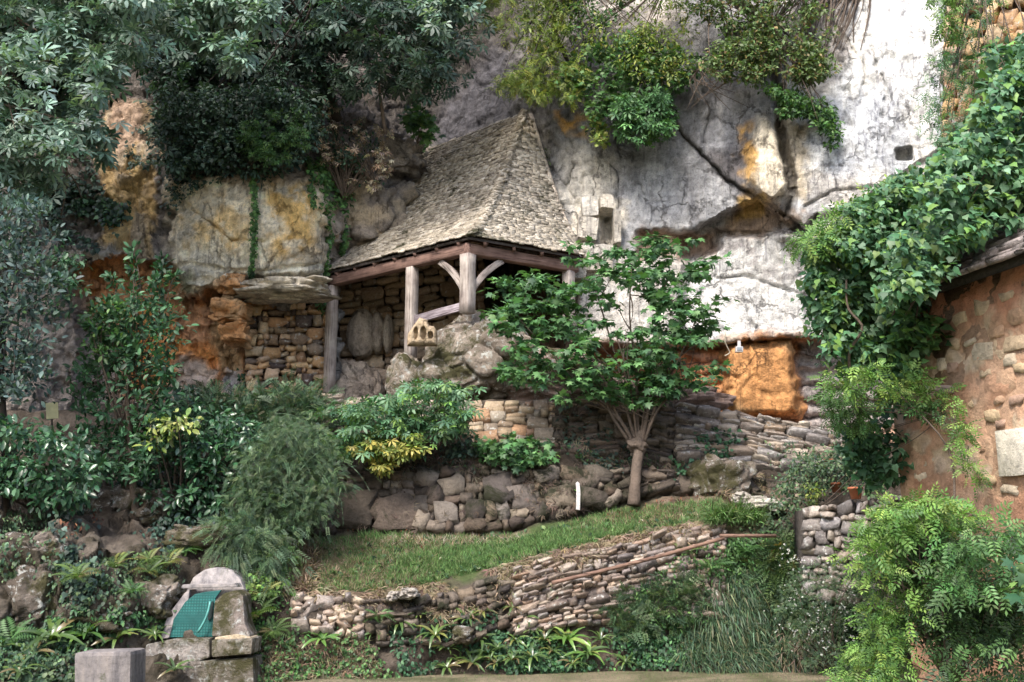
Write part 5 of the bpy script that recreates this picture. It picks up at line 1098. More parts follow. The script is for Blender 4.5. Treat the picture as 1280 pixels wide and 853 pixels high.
for s in tc: s['n'] = int(s['n'] * .78); s['per'] = 13; s['size'] = .16
tt = B(799, 558, 19.82)
e = plant('small_maple_tree', 'small multi-stemmed tree with layered green leaves standing on the grass slope', 'tree', B(794, 625, 19.9), tc,
    trunk=([B(792, 632, 19.55), B(794, 605, 19.6), B(796, 580, 19.7), B(800, 556, 19.85), B(797, 540, 19.9)], [.12, .095, .09, .105, .09]))
m_ = MB(); cens = clusters([(628,345),(760,310),(870,300),(900,400),(900,470),(700,500),(620,400)], 19.2, 20.5, 60)
for ex, ey, eY, r0 in ((650,400,19.5,.035),(690,370,19.8,.04),(740,350,20.3,.035),(790,330,19.6,.04),(835,345,19.8,.04),(870,400,19.7,.035),(880,455,19.6,.03),(700,455,19.4,.035),(770,420,19.2,.03),(825,420,20.5,.03)):
    e1 = B(ex, ey, eY); s0 = tt + np.array([(ex - 800) * .0012, 0, rng.uniform(0, .15)]); mid = s0 * .6 + e1 * .4 + np.array([(800 - ex) * .0009, 0, .05]) + rng.normal(size=3) * .06
    pth = smooth_path([s0, (s0 + mid) / 2 + rng.normal(size=3) * .04, mid, (mid + e1) / 2 + rng.normal(size=3) * .1, e1], 14); m_.add(*tube(pth, np.linspace(r0, .008, 14), 6, .06))
    for q_ in range(7):
        b_ = pth[rng.integers(4, 12)]; dd_ = np.linalg.norm(cens - b_, axis=1); e2 = cens[np.argsort(dd_)[rng.integers(1, 8)]]; m_.add(*tube(bez(b_, (b_ + e2) / 2 + rng.normal(size=3) * .1, e2, 6), np.linspace(.013, .004, 6), 4))
m_.build('branches', M['bark'], e, True)
m_ = MB(); V, Fc = rock_geo(tt + [-.02, 0, 0], (.17, .14, .13), 70, 4, rough=.35, facet=.8); m_.add(V, Fc); m_.build('pollard_knob', M['bark'], e, True)
# --- left side shrubs
plant('dark_conifer_shrub', 'tall dark purple-green shrub at the left edge', 'shrub', B(10, 640, 17.5), [
    dict(poly=[(-100,240),(0,235),(40,250),(70,300),(78,360),(80,400),(62,430),(60,470),(30,510),(-100,520)], Y=(16.2, 17.6), n=330, r=.28, per=20, size=.125, tpl='oval', pal='purple', up=.4, droop=-.35, out=.7),
    dict(poly=[(60,330),(95,300),(105,345),(95,385),(70,390)], Y=(16.8, 17.4), n=22, r=.2, per=12, size=.12, tpl='oval', pal='laurel')],
    trunk=([B(8, 650, 17.5), B(6, 560, 17.4), B(0, 420, 17.2), B(10, 300, 17)], [.07, .06, .05, .02]), limb=[(B(4, 500, 17.3), 26, .025, .1), (B(2, 400, 17.2), 22, .02, .1)], bark='bark_dark')
plant('photinia_shrub', 'upright leafy shrub with light shoots in front of the orange rock', 'shrub', B(168, 640, 18.0), [
    dict(poly=[(100,425),(125,380),(150,365),(195,370),(222,375),(220,420),(208,480),(212,545),(190,600),(115,590),(95,500)], Y=(17.4, 18.5), n=230, r=.24, per=17, size=.135, tpl='oval', pal='laurel', up=.45, out=.7, droop=-.1),
    dict(poly=[(118,375),(152,385),(155,425),(130,450),(105,440)], Y=(17.4, 17.8), n=26, r=.18, per=12, size=.12, tpl='oval', pal='green', droop=-.3),
    dict(cen=np.concatenate([smooth_path([B(x0, 420, 17.8), B(x0 + d_, 360, 17.8), B(x0 + d_ * 1.6, y_, 17.7)], 16) for x0, d_, y_ in ((165,2,310),(172,-4,318),(190,8,322),(195,6,330),(205,8,345),(150,-6,345),(180,10,350))]), r=.09, per=5, size=.13, tpl='oval', pal='laurel', droop=-.4, out=1.0, up=.4)],
    trunk=([B(170, 650, 18.1), B(165, 590, 18.0), B(160, 500, 17.9), B(165, 420, 17.8)], [.07, .06, .04, .02]), limb=[(B(163, 560, 18.0), 26, .022, .1), (B(165, 450, 17.8), 26, .015, .1)])
plant('laurel_hedge', 'low rounded laurel at the lower left edge above the rock bank', 'hedge', B(20, 650, 17.4), [
    dict(poly=[(-100,515),(20,530),(60,525),(100,545),(125,580),(110,625),(60,632),(20,615),(-100,625)], Y=(15.8, 17.2), n=230, r=.24, per=16, size=.15, tpl='oval', pal='laurel', out=.8)],
    trunk=([B(8, 655, 17.4), B(8, 600, 17.2), B(14, 560, 17)], [.05, .04, .03]), limb=[(B(8, 620, 17.3), 20, .02, .2), (B(42, 640, 17.3), 12, .02, .2)], mat='gloss')
plant('laurel_shrub', 'dark laurel between the upright shrub and the feathery bush, yellow leaves on its upper left', 'shrub', B(220, 660, 18.4), [
    dict(poly=[(170,520),(215,505),(270,505),(325,525),(330,570),(300,600),(275,640),(220,655),(180,620),(160,570)], Y=(17.8, 18.9), n=210, r=.25, per=16, size=.14, tpl='oval', pal='laurel', out=.7),
    dict(poly=[(186,525),(215,518),(245,525),(238,545),(205,550),(190,565)], Y=(17.3, 17.8), n=24, r=.15, per=7, size=.15, tpl='oval', pal='lime', out=.8)], limb=[(B(220, 655, 18.5), 24, .025, .2)], trunk=([B(172, 665, 18.2), B(165, 620, 18.2), B(150, 590, 18)], [.06, .05, .03]), mat='gloss', bark='bark')
plant('dark_yucca_shrub', 'dark spiky shrub at the foot of the orange rock left of the niche', 'shrub', B(240, 520, 20.5), [dict(poly=[(205,500),(240,490),(285,498),(320,510),(330,545),(250,540),(200,525)], Y=(19.8, 20.6), n=80, r=.25, per=18, size=.16, tpl='dia', pal='darkblue', droop=-.2)])
def strandy(name, label, cat, specs, group=None, mat='leaf', fname='foliage', kind=None):
    """long thin arching stems carrying small needles or blades; specs: poly, Y, n, length, direction spread, template, size, palette, steps, gravity"""
    fo = Foliage(); m_ = MB(); b0 = None
    for s in specs:
        if s.get('bv') is not None:
            q = spoly(s['poly'], s['n']); hh = [hit(x, y, s['bv'])[0] for x, y in q]; st = np.array([h for h in hh if h is not None]); st = st + np.array([0, -.05, .02])
        else: st = clusters(s['poly'], *s['Y'], s['n'])
        n = len(st); L = s['L'] * rng.uniform(.5, 1.25, n); d = np.array(s['dir']) + rnd(n) * s['spread']; d /= np.linalg.norm(d, axis=1)[:, None]; k = s['steps']
        g_ = np.array([0, -.1, -1.0]) * s['grav']; ts = (np.arange(k) + .5) / k
        for t in ts:
            p = st + d * (L * t)[:, None] + g_ * (L * t * t)[:, None]; tg = d + 2 * g_ * t; m = rng.random(n) < s.get('dens', 1)
            fo.leaves(p[m], (tg + rnd(n) * s.get('js', .35))[m], (rnd(n) * .6 + np.array([0, -.5, .6]))[m], (L / k * s['size'])[m] * rng.uniform(.7, 1.3, m.sum()), s['tpl'], s['pal'])
    e = empty(name, fo.V[0][0], label, cat, group) if cat else None
    o = fo.build(fname if e else name, M[mat], e, origin=fo.V[0][0]) 
    return e or o
strandy('feathery_bush', 'big feathery dark green bush with trailing fine stems left of the grass slope', 'bush', [
    dict(poly=[(310,560),(345,530),(385,525),(415,560),(425,610),(400,650),(345,680),(310,690),(290,640),(298,590)], Y=(17.3, 18.7), n=2300, L=.35, dir=(0, -.35, .45), spread=1.1, grav=.4, steps=5, size=1.5, tpl='needle', pal='broom'),
    dict(poly=[(270,650),(345,660),(360,700),(320,720),(275,700)], Y=(16.8, 17.5), n=330, L=.5, dir=(0, -.4, .1), spread=1.0, grav=.6, steps=6, size=2.1, tpl='needle', pal='broom'),
    dict(poly=[(300,520),(400,505),(440,560),(430,640),(330,680)], Y=(17.2, 17.6), n=60, L=.6, dir=(0, -.3, .5), spread=1.1, grav=.6, steps=9, size=1.6, tpl='blade', pal='broom', js=.05)])
strandy('rosemary_bush', 'grey-green bush below the stone terrace edge left of the compound-leaved shrub', 'bush', [
    dict(poly=[(255,510),(320,500),(380,505),(415,515),(400,550),(300,550),(260,540)], Y=(19.2, 20.3), n=420, L=.5, dir=(0, -.3, .8), spread=.8, grav=.2, steps=5, size=2.0, tpl='needle', pal='bluegrass'),
    dict(poly=[(340,500),(395,495),(420,530),(360,540)], Y=(19.5, 20.3), n=160, L=.45, dir=(0, -.3, .8), spread=.8, grav=.2, steps=5, size=2.0, tpl='needle', pal='broom')])
plant('compound_leaf_shrub', 'light green shrub with yellow lower leaves in front of the terrace wall', 'shrub', B(520, 600, 19.9), [
    dict(poly=[(430,515),(480,495),(540,478),(580,485),(590,510),(570,540),(520,545),(470,560),(435,550)], Y=(18.7, 19.8), n=120, r=.30, per=10, size=.165, tpl='palm5', pal='ivyh', flat=.25, up=.9, out=.8),
    dict(poly=[(395,510),(440,495),(590,478),(605,500),(560,560),(470,575),(400,570)], Y=(18.6, 20), n=46, r=.3, per=7, size=.15, tpl='palm5', pal='ivyh', flat=.25, up=.9, out=.8),
    dict(poly=[(400,545),(440,540),(455,560),(420,575)], Y=(19, 19.6), n=16, r=.2, per=9, size=.16, tpl='palm5', pal='ivyh', flat=.3, up=.9),
    dict(poly=[(440,555),(475,545),(530,560),(525,575),(480,590),(445,590)], Y=(18.6, 19.1), n=24, r=.17, per=9, size=.16, tpl='palm5', pal='yellow', flat=.3, up=.9, out=.8),
    dict(poly=[(440,545),(510,535),(525,560),(460,575)], Y=(18.7, 19.1), n=22, r=.17, per=9, size=.16, tpl='palm5', pal='yg', flat=.3, up=.9, out=.8)], limb=[(B(520, 600, 20.0), 30, .018, .25), (B(470, 605, 19.9), 18, .015, .25)])
plant('wall_shrub', 'green weed bush sprouting from the wall below the pale blocks', 'shrub', B(640, 590, 20.1), [
    dict(poly=[(600,550),(640,543),(690,555),(685,572),(645,585),(610,575)], Y=(19.3, 19.9), n=45, r=.17, per=14, size=.13, tpl='maple', pal='maple'), dict(poly=[(565,530),(600,560),(590,600),(560,580)], Y=(19.6, 20), n=26, r=.16, per=14, size=.10, tpl='wide', pal='darkblue')], limb=[(B(645, 592, 20.0), 14, .012, .2)])
# --- house creeper
hb_ = lambda px, py, Y: P(px, py, Y)
plant('virginia_creeper', 'thick blue-green creeper smothering the house roof and corner', 'creeper', B(1090, 470, 13.6), [
    dict(poly=[(1045,275),(1100,232),(1180,192),(1200,165)  ,(1290,85),(1290,180),(1240,240),(1180,300),(1130,340),(1060,330)], Y=(12.7, 13.4), n=420, r=.19, per=22, size=.09, tpl='ivy', pal='ivyh', tow=.6, droop=.55, up=.5),
    dict(poly=[(1230,130),(1290,55),(1320,55),(1320,290),(1290,275),(1235,290),(1185,330),(1150,370),(1100,380),(1120,300)], Y=(11.6, 12.9), n=330, r=.18, per=22, size=.105, tpl='ivy', pal='ivyh', tow=.6, droop=.55, up=.5),
    dict(poly=[(1015,300),(1060,290),(1120,330),(1165,350),(1150,390),(1165,430),(1130,470),(1070,470),(1035,430),(1008,380)], Y=(13.2, 14.1), n=330, r=.18, per=21, size=.105, tpl='ivy', pal='ivyh', tow=.5, droop=.55, up=.5),
    dict(poly=[(1035,330),(1070,350),(1060,460),(1020,450),(1010,400)], Y=(13.6, 14.2), n=60, r=.18, per=12, size=.09, tpl='dia', pal='ivyh'),
    dict(poly=[(1120,390),(1172,400),(1178,440),(1150,460),(1110,450)], Y=(12.9, 13.2), n=20, r=.15, per=8, size=.14, tpl='ivy', pal='green'),
    dict(poly=[(1110,490),(1150,520),(1120,600),(1080,610),(1060,560)], Y=(13.8, 14.5), n=50, r=.18, per=13, size=.11, tpl='ivy', pal='laurel')],
    trunk=([B(1064, 470, 13.5), B(1062, 440, 13.3), B(1078, 410, 13.1), (B(1060, 385, 13.1)), B(1058, 350, 13.1)], [.02, .018, .015, .012]), limb=[(B(1100, 450, 13.9), 26, .02, .1), (B(1150, 350, 13.6), 24, .02, .1)], tname='stem')
plant('bright_creeper_shoots', 'bright yellow-green shoots on the left edge of the creeper against the pale cliff', 'creeper', B(1060, 300, 14), [
    dict(poly=[(1000,300),(1030,270),(1065,250),(1110,225),(1125,245),(1090,270),(1050,300),(1010,325)], Y=(12.9, 13.6), n=44, r=.17, per=7, size=.2, tpl='comp', pal='wist', out=.9), dict(poly=[(985,310),(1010,300),(1010,335),(990,330)], Y=(13.2, 13.6), n=4, r=.1, per=4, size=.16, tpl='comp', pal='wist')], limb=[(B(1080, 290, 13.4), 12, .01, .05)])
plant('hanging_creeper', 'thin light creeper trailing over the bright cliff at the top right', 'creeper', B(1210, 20, 18), [
    dict(poly=[(1165,-50),(1250,-50),(1240,40),(1235,120),(1200,185),(1160,165),(1150,110),(1185,60)], Y=(17.0, 18.4), n=90, r=.26, per=12, size=.17, tpl='comp', pal='ivyh'), dict(poly=[(1160,-50),(1210,-50),(1200,30),(1175,60)], Y=(16.8, 17.6), n=30, r=.25, per=10, size=.2, tpl='comp', pal='wist'),
    dict(poly=[(1225,60),(1300,30),(1300,120),(1240,150)], Y=(16, 17), n=40, r=.26, per=14, size=.16, tpl='ivy', pal='ivyh')], limb=[(B(1225, -60, 17.8), 34, .016, -.05)])
# --- wisteria in front of the house
plant('wisteria', 'yellow-green wisteria spreading across the house wall below the creeper', 'wisteria', B(1180, 620, 12.8), [
    dict(poly=[(1030,462),(1070,458),(1140,462),(1178,482),(1182,496),(1150,500),(1090,498),(1045,495)], Y=(12.5, 13.0), n=44, r=.13, per=8, size=.17, tpl='comp', pal='wist', out=.9, flat=.35),
    dict(poly=[(1035,490),(1075,500),(1095,500),(1090,535),(1060,540),(1040,530)], Y=(13.2, 13.8), n=44, r=.16, per=9, size=.14, tpl='comp', pal='green'),
    dict(poly=[(1045,530),(1095,530),(1098,575),(1075,595)], Y=(13.6, 14.4), n=36, r=.14, per=13, size=.10, tpl='ivy', pal='laurel'),
    dict(poly=[(1188,500),(1208,525),(1216,560),(1230,595),(1222,610),(1204,596),(1196,560),(1182,520)], Y=(12.1, 12.5), n=22, r=.1, per=6, size=.15, tpl='comp', pal='wist', out=.9),
    dict(poly=[(1130,500),(1180,504),(1172,522),(1140,520)], Y=(12.5, 12.8), n=14, r=.11, per=8, size=.14, tpl='comp', pal='green')],
    trunk=([B(1215, 760, 12.2), B(1195, 650, 12.3), B(1185, 560, 12.4), B(1120, 490, 12.7)], [.02, .016, .012, .007]), limb=[(B(1170, 520, 12.5), 10, .006, .1)], tname='stem')
plant('wisteria', 'leafy wisteria mass at the bottom right corner, bright at its left edge and dark within', 'wisteria', B(1180, 900, 11.5), [
    dict(poly=[(1075,655),(1105,634),(1150,626),(1200,628),(1230,645),(1205,655),(1150,660),(1100,680),(1075,672)], Y=(10.4, 11.2), n=64, r=.14, per=9, size=.17, tpl='comp', pal='wist', out=.9, flat=.4),
    dict(poly=[(1050,690),(1100,690),(1080,710)], Y=(10.5, 10.9), n=6, r=.14, per=7, size=.2, tpl='comp', pal='wist', out=.9, flat=.4),
    dict(poly=[(1085,680),(1125,690),(1135,760),(1120,870),(1055,870),(1060,830),(1095,790),(1088,740)], Y=(10.4, 11.4), n=95, r=.18, per=9, size=.15, tpl='comp', pal='wist', out=.9),
    dict(poly=[(1110,670),(1180,660),(1200,700),(1180,740),(1130,740)], Y=(11.0, 11.8), n=80, r=.22, per=16, size=.16, tpl='comp', pal='deep'),
    dict(poly=[(1190,665),(1300,660),(1300,730),(1250,745),(1180,740),(1170,700)], Y=(9.8, 10.8), n=70, r=.18, per=8, size=.18, tpl='comp', pal='green', flat=.4),
    dict(poly=[(1150,740),(1290,740),(1290,790),(1230,800),(1160,790)], Y=(10.6, 11.4), n=110, r=.24, per=16, size=.16, tpl='comp', pal='deep'),
    dict(poly=[(1170,790),(1300,780),(1300,870),(1180,870)], Y=(9.8, 10.6), n=34, r=.2, per=7, size=.18, tpl='comp', pal='deep')],
    trunk=([B(1188, 880, 10.8), B(1184, 810, 10.8), B(1180, 740, 10.9)], [.02, .018, .014]), limb=[(B(1190, 860, 11), 30, .012, .2), (B(1180, 760, 10.9), 30, .012, .1)], tname='stem')
plant('overhanging_twig', 'pale leafy twig poking in at the right edge above the wisteria mass', 'branch', B(1300, 740, 9), [dict(poly=[(1268,700),(1300,690),(1300,780),(1272,770)], Y=(8.4, 8.8), n=7, r=.1, per=5, size=.13, tpl='maple', pal='ivyh')])
# --- shrub with pots, trailing grass, daisies
plant('grey_shrub', 'grey-green trailing shrub among the terracotta pots right of the grass slope', 'shrub', B(1000, 660, 19), [
    dict(poly=[(975,600),(1005,570),(1040,560),(1075,575),(1070,610),(1030,615),(1000,650),(975,660),(965,630)], Y=(18.2, 19.0), n=120, r=.2, per=20, size=.075, tpl='small', pal='broom'),
    dict(poly=[(985,580),(1080,560),(1085,600),(1010,620)], Y=(18.6, 19.2), n=60, r=.2, per=18, size=.08, tpl='small', pal='darkblue'),
    dict(poly=[(1000,610),(1025,605),(1020,635),(1008,635)], Y=(17.8, 18.2), n=8, r=.1, per=16, size=.07, tpl='small', pal='yg'),
    dict(poly=[(1075,560),(1105,580),(1100,620),(1085,615)], Y=(16.8, 17.2), n=26, r=.14, per=14, size=.08, tpl='small', pal='green')], limb=[(B(1000, 655, 18.6), 20, .012, .2)])
strandy('trailing_grass', 'curtain of long blue-green grass hanging down the bank at the lower right', 'grass clump', [
    dict(poly=[(880,740),(920,715),(950,720),(960,760),(900,790),(870,780)], bv=bvh_t, n=1500, L=.5, dir=(-.15, -.7, .6), spread=.9, grav=1.0, steps=4, size=1.4, tpl='blade', pal='bluegrass', js=.12),
    dict(poly=[(850,790),(900,770),(960,760),(1010,770),(1060,780),(1065,835),(850,838)], bv=bvh_t, n=3200, L=.34, dir=(0, -.6, .9), spread=1.0, grav=.8, steps=3, size=1.5, tpl='blade', pal='bluegrass', js=.15),
    dict(poly=[(975,790),(1030,780),(1030,830),(980,835)], bv=bvh_t, n=220, L=.4, dir=(.1, -.8, .7), spread=.9, grav=.8, steps=3, size=1.5, tpl='blade', pal='dry', js=.12)])
strandy('daisy_plants', 'soft dark green flowering plants on the bank under the short grey wall', 'flowering plant', [
    dict(poly=[(950,700),(1075,695),(1095,800),(1040,800),(960,770)], bv=bvh_t, n=1700, L=.38, dir=(0, -.7, .9), spread=.8, grav=.35, steps=3, size=1.7, tpl='needle', pal='broom', js=.25),
    dict(poly=[(960,690),(1000,690),(1010,740),(970,740)], bv=bvh_t, n=160, L=.4, dir=(0, -.7, .9), spread=.8, grav=.35, steps=3, size=1.7, tpl='needle', pal='oak', js=.25),
    dict(poly=[(760,760),(850,720),(880,740),(870,790),(770,800)], bv=bvh_t, n=500, L=.3, dir=(0, -.7, .9), spread=.8, grav=.35, steps=3, size=1.7, tpl='needle', pal='broom', js=.25)])
strandy('grass_tuft', 'bright green grass tuft at the upper end of the grass slope', 'grass clump', [dict(poly=[(885,650),(950,640),(955,662),(890,664)], bv=bvh_t, n=600, L=.38, dir=(-.2, -.6, 1.0), spread=.4, grav=.5, steps=3, size=1.6, tpl='blade', pal='grass', js=.05)])
plant('daisy_bush', 'soft green daisy bush hiding the foot of the short grey wall', 'flowering bush', B(1040, 838, 16.9), [
    dict(poly=[(985,705),(1030,700),(1085,695),(1100,740),(1090,800),(1060,835),(990,835),(975,770)], Y=(16.4, 17.1), n=170, r=.17, per=20, size=.075, tpl='needle', pal='broom', up=.5, droop=-.1),
    dict(poly=[(990,700),(1090,690),(1090,800),(1000,820)], Y=(16.3, 16.8), n=60, r=.2, per=5, size=.022, tpl='palm5', pal='white', up=.3, tow=1.0)], limb=[(B(1040, 838, 16.9), 16, .01, .2)])
fo = Foliage(); q = np.concatenate([spoly([(960,700),(1000,690),(1060,680),(1100,700),(1095,790),(1000,830),(960,800)], 230), spoly([(1060,590),(1110,570),(1100,640),(1070,640)], 60), spoly([(1000,700),(1070,700),(1075,740),(1010,745)], 120)])
c = np.array([(lambda h: h if h is not None else B(x, y, 17.4))(hit(x, y, bvh_t)[0]) for x, y in q]); c = c + np.array([0, -.5, .16]) + rng.normal(size=c.shape) * .08
fo.leaves(np.repeat(c, 5, 0), rnd(len(c) * 5) * np.array([1, .3, 1]), np.array([0, -1, .3]) + rnd(len(c) * 5) * .2, .021, 'small', 'white', .05)
tag(fo.build('daisies', M['dryleaf'], None, origin=c[0]), 'cloud of tiny white daisies over the bank below the short grey wall', 'flowers', kind='stuff')
# --- ground cover, dry grass, turf
def cover(name, label, specs, cat='ground cover', mat='leaf'):
    fo = Foliage()
    for poly, n, size, tpl, pal, *r in specs: sheet(fo, poly, bvh_t, n, size, tpl, pal, **(r[0] if r else {}))
    return tag(fo.build(name, M[mat], None, origin=fo.V[0][0]), label, cat, kind='stuff')
cover('ground_cover', 'low green ground cover over the foot of the left bank', [
    ([(-40,770),(60,790),(100,775),(200,790),(200,812),(100,812),(90,860),(-40,860)], 2200, .08, 'wide', 'broom', dict(thick=.15)), ([(305,740),(370,745),(450,790),(480,830),(500,846),(310,860),(318,800)], 2600, .06, 'wide', 'green', dict(thick=.15)),
    ([(60,770),(210,760),(215,795),(120,800)], 900, .08, 'small', 'maple', dict(thick=.12)), ([(90,690),(215,690),(230,720),(205,760),(120,740)], 600, .07, 'dia', 'broom', dict(thick=.1)), ([(300,690),(375,680),(365,740),(310,750)], 1500, .08, 'wide', 'wist', dict(thick=.25))])
cover('ground_cover', 'green plants crowding the foot of the lower dry stone wall', [
    ([(480,770),(640,770),(700,790),(860,780),(870,838),(500,842)], 3000, .08, 'wide', 'laurel', dict(thick=.12)), ([(790,740),(850,700),(900,680),(960,690),(960,740),(880,780),(800,800)], 3600, .085, 'dia', 'green', dict(thick=.28)), ([(640,800),(870,790),(880,838),(640,838)], 2000, .07, 'small', 'maple', dict(thick=.12)),
    ([(760,600),(770,560),(800,545),(800,600)], 300, .08, 'ivy', 'darkblue')])
cover('ground_cover', 'dark ivy and weeds on the ledges of the upper walls', [
    ([(700,510),(770,515),(765,600),(700,590)], 900, .085, 'ivy', 'darkblue', dict(thick=.2)), ([(838,545),(925,545),(915,575),(880,600),(840,595)], 1100, .09, 'ivy', 'laurel', dict(thick=.25)), ([(960,560),(1090,560),(1080,600),(960,600)], 900, .08, 'small', 'broom', dict(thick=.3)),
    ([(450,540),(590,540),(590,600),(450,600)], 900, .07, 'small', 'darkblue', dict(thick=.15)), ([(560,560),(850,565),(850,585),(560,590)], 1100, .07, 'dia', 'green', dict(thick=.12)), ([(320,500),(440,500),(430,540),(320,540)], 700, .08, 'dia', 'broom', dict(thick=.2)), ([(685,565),(725,560),(725,585),(690,585)], 140, .12, 'dia', 'green', dict(thick=.2)), ([(690,590),(760,590),(740,625),(700,620)], 160, .07, 'small', 'green')])
cover('ground_cover', 'mixed weeds and small leaves creeping over the rocks of the left bank', [([(-40,660),(260,680),(230,760),(200,800),(-40,800)], 2300, .07, 'wide', 'broom', dict(thick=.2, patch=.1)), ([(-40,760),(210,760),(210,800),(-40,860)], 1600, .08, 'dia', 'laurel', dict(thick=.2, patch=.05)), ([(80,600),(330,600),(320,680),(60,670)], 2000, .08, 'wide', 'darkblue', dict(thick=.25))])
cover('ground_cover', 'weeds on the dark bank between the short level pole and the trailing grass', [([(895,672),(985,672),(985,720),(900,720)], 1500, .09, 'dia', 'green', dict(thick=.15, patch=None)), ([(900,640),(990,640),(990,680),(940,680)], 500, .08, 'small', 'broom', dict(thick=.15, patch=None)), ([(640,735),(700,720),(700,760),(640,765)], 300, .08, 'small', 'green', dict(thick=.1))])
cover('ivy_patch', 'dark ivy over the rocks below the laurel shrubs on the left', [([(60,640),(100,640),(130,700),(110,760),(80,740)], 800, .09, 'ivy', 'darkblue'), ([(180,640),(300,640),(320,680),(200,690)], 900, .09, 'ivy', 'darkblue', dict(thick=.25)), ([(0,640),(60,640),(60,670),(0,670)], 300, .08, 'dia', 'broom'), ([(-40,690),(90,700),(60,770),(-40,770)], 700, .07, 'small', 'broom', dict(thick=.1))], 'ivy')
cover('russet_ground_plant', 'reddish brown dead foliage under the laurels', [([(75,655),(110,645),(155,655),(150,680),(85,680)], 700, .10, 'dia', 'rust', dict(thick=.18))], 'dead leaves', 'dryleaf')
SLOPE = [(385,680),(460,668),(660,672),(760,640),(900,625),(915,650),(800,668),(700,690),(600,715),(500,738),(380,742)]
cover('turf', 'short patchy grass covering the slope between the two retaining walls', [
    (SLOPE, 7000, .13, 'tuft', 'grass', dict(thick=.0, droop=-1.0, spread=.6, off=-.01, patch=None)), (SLOPE, 4600, .12, 'tuft', 'dry', dict(thick=.0, droop=-.7, spread=.9, off=-.01, patch=.05)),
    ([(380,680),(520,675),(560,690),(520,735),(380,742)], 2600, .13, 'tuft', 'dry', dict(thick=.0, droop=-.6, spread=1.0, off=0, patch=None)), ([(560,690),(800,655),(780,672),(640,700),(560,715),(480,728),(500,700)], 2600, .15, 'tuft', 'grass', dict(thick=.0, droop=-1.0, spread=.6, off=0, patch=None)),
    ([(390,690),(470,680),(520,700),(500,725),(400,738)], 1500, .13, 'tuft', 'dry', dict(thick=.0, droop=-.5, spread=1.0, off=.01, patch=.1)), ([(760,645),(900,628),(900,645),(770,662)], 900, .13, 'tuft', 'dry', dict(thick=.0, droop=-.5, spread=1.0, off=.01, patch=.0)), ([(480,672),(660,672),(640,684),(480,684)], 900, .13, 'tuft', 'dead', dict(thick=.0, droop=-.3, spread=1.0, off=0, patch=None)), ([(385,690),(900,640),(900,650),(500,735),(390,735)], 900, .10, 'wide', 'broom', dict(thick=.02, droop=-.2, spread=1.0, off=0, patch=None))], 'grass', 'dryleaf')
cover('dry_grass', 'greyish dead grass hanging over the rim of the lower wall', [
    ([(365,735),(450,745),(560,730),(660,702),(760,676),(860,657),(900,658),(850,680),(700,712),(655,745),(560,775),(450,775),(365,752)], 5600, .22, 'tuft', 'dry', dict(thick=.07, droop=.7, spread=.6)), ([(355,680),(400,690),(390,745),(350,745)], 1500, .22, 'tuft', 'dry', dict(thick=.08, droop=.3, spread=.9)),
    ([(450,590),(600,560),(760,580),(760,606),(600,625),(460,640)], 2600, .18, 'tuft', 'roots', dict(thick=.12, droop=.8, spread=.7)), ([(440,640),(520,625),(620,625),(760,610),(740,640),(600,660),(440,665)], 700, .15, 'tuft', 'roots', dict(thick=.2, droop=.6, spread=.9)),
    ([(690,510),(860,510),(860,590),(700,600)], 1200, .18, 'tuft', 'roots', dict(thick=.15, droop=.7, spread=.8)), ([(870,600),(960,590),(960,640),(900,625)], 700, .18, 'tuft', 'dry', dict(thick=.12, droop=.5, spread=.8)), ([(250,800),(460,800),(480,860),(300,860)], 1700, .16, 'tuft', 'dry', dict(thick=.05, droop=.2, spread=.9)), ([(320,505),(590,500),(590,560),(440,560)], 900, .16, 'tuft', 'roots', dict(thick=.1, droop=.5, spread=.9)),
    ([(640,720),(760,700),(760,735),(660,760)], 500, .14, 'tuft', 'roots', dict(thick=.12, droop=.6, spread=.9))], 'dry grass', 'dryleaf')
cover('leaf_litter', 'fallen brown and yellow leaves scattered over the slope around the small tree', [([(740,640),(900,615),(930,640),(780,660)], 600, .06, 'dia', 'rust', dict(thick=.01, droop=0, off=.01, out=1.5)), ([(400,690),(900,640),(890,660),(500,735),(390,735)], 90, .06, 'dia', 'dead', dict(thick=.01, droop=0, off=.03, out=1.5)), ([(430,660),(520,660),(540,690),(450,690)], 120, .07, 'dia', 'rust', dict(thick=.01, droop=0, off=.02, out=1.5))], 'fallen leaves', 'dryleaf')
lv = Foliage(); n = 5000; p = np.stack([rng.uniform(-6, 9, n), rng.uniform(13.5, 17.6, n), 0 * np.arange(n) + .01], 1); lv.leaves(p, rnd(n) * .6 + np.array([0, 0, 1.0]), rnd(n) + np.array([0, -.5, 0]), .05, 'blade', 'grass')
tag(lv.build('lawn_grass', M['dryleaf'], None), 'thin strip of short worn lawn along the bottom of the view', 'grass', kind='stuff')
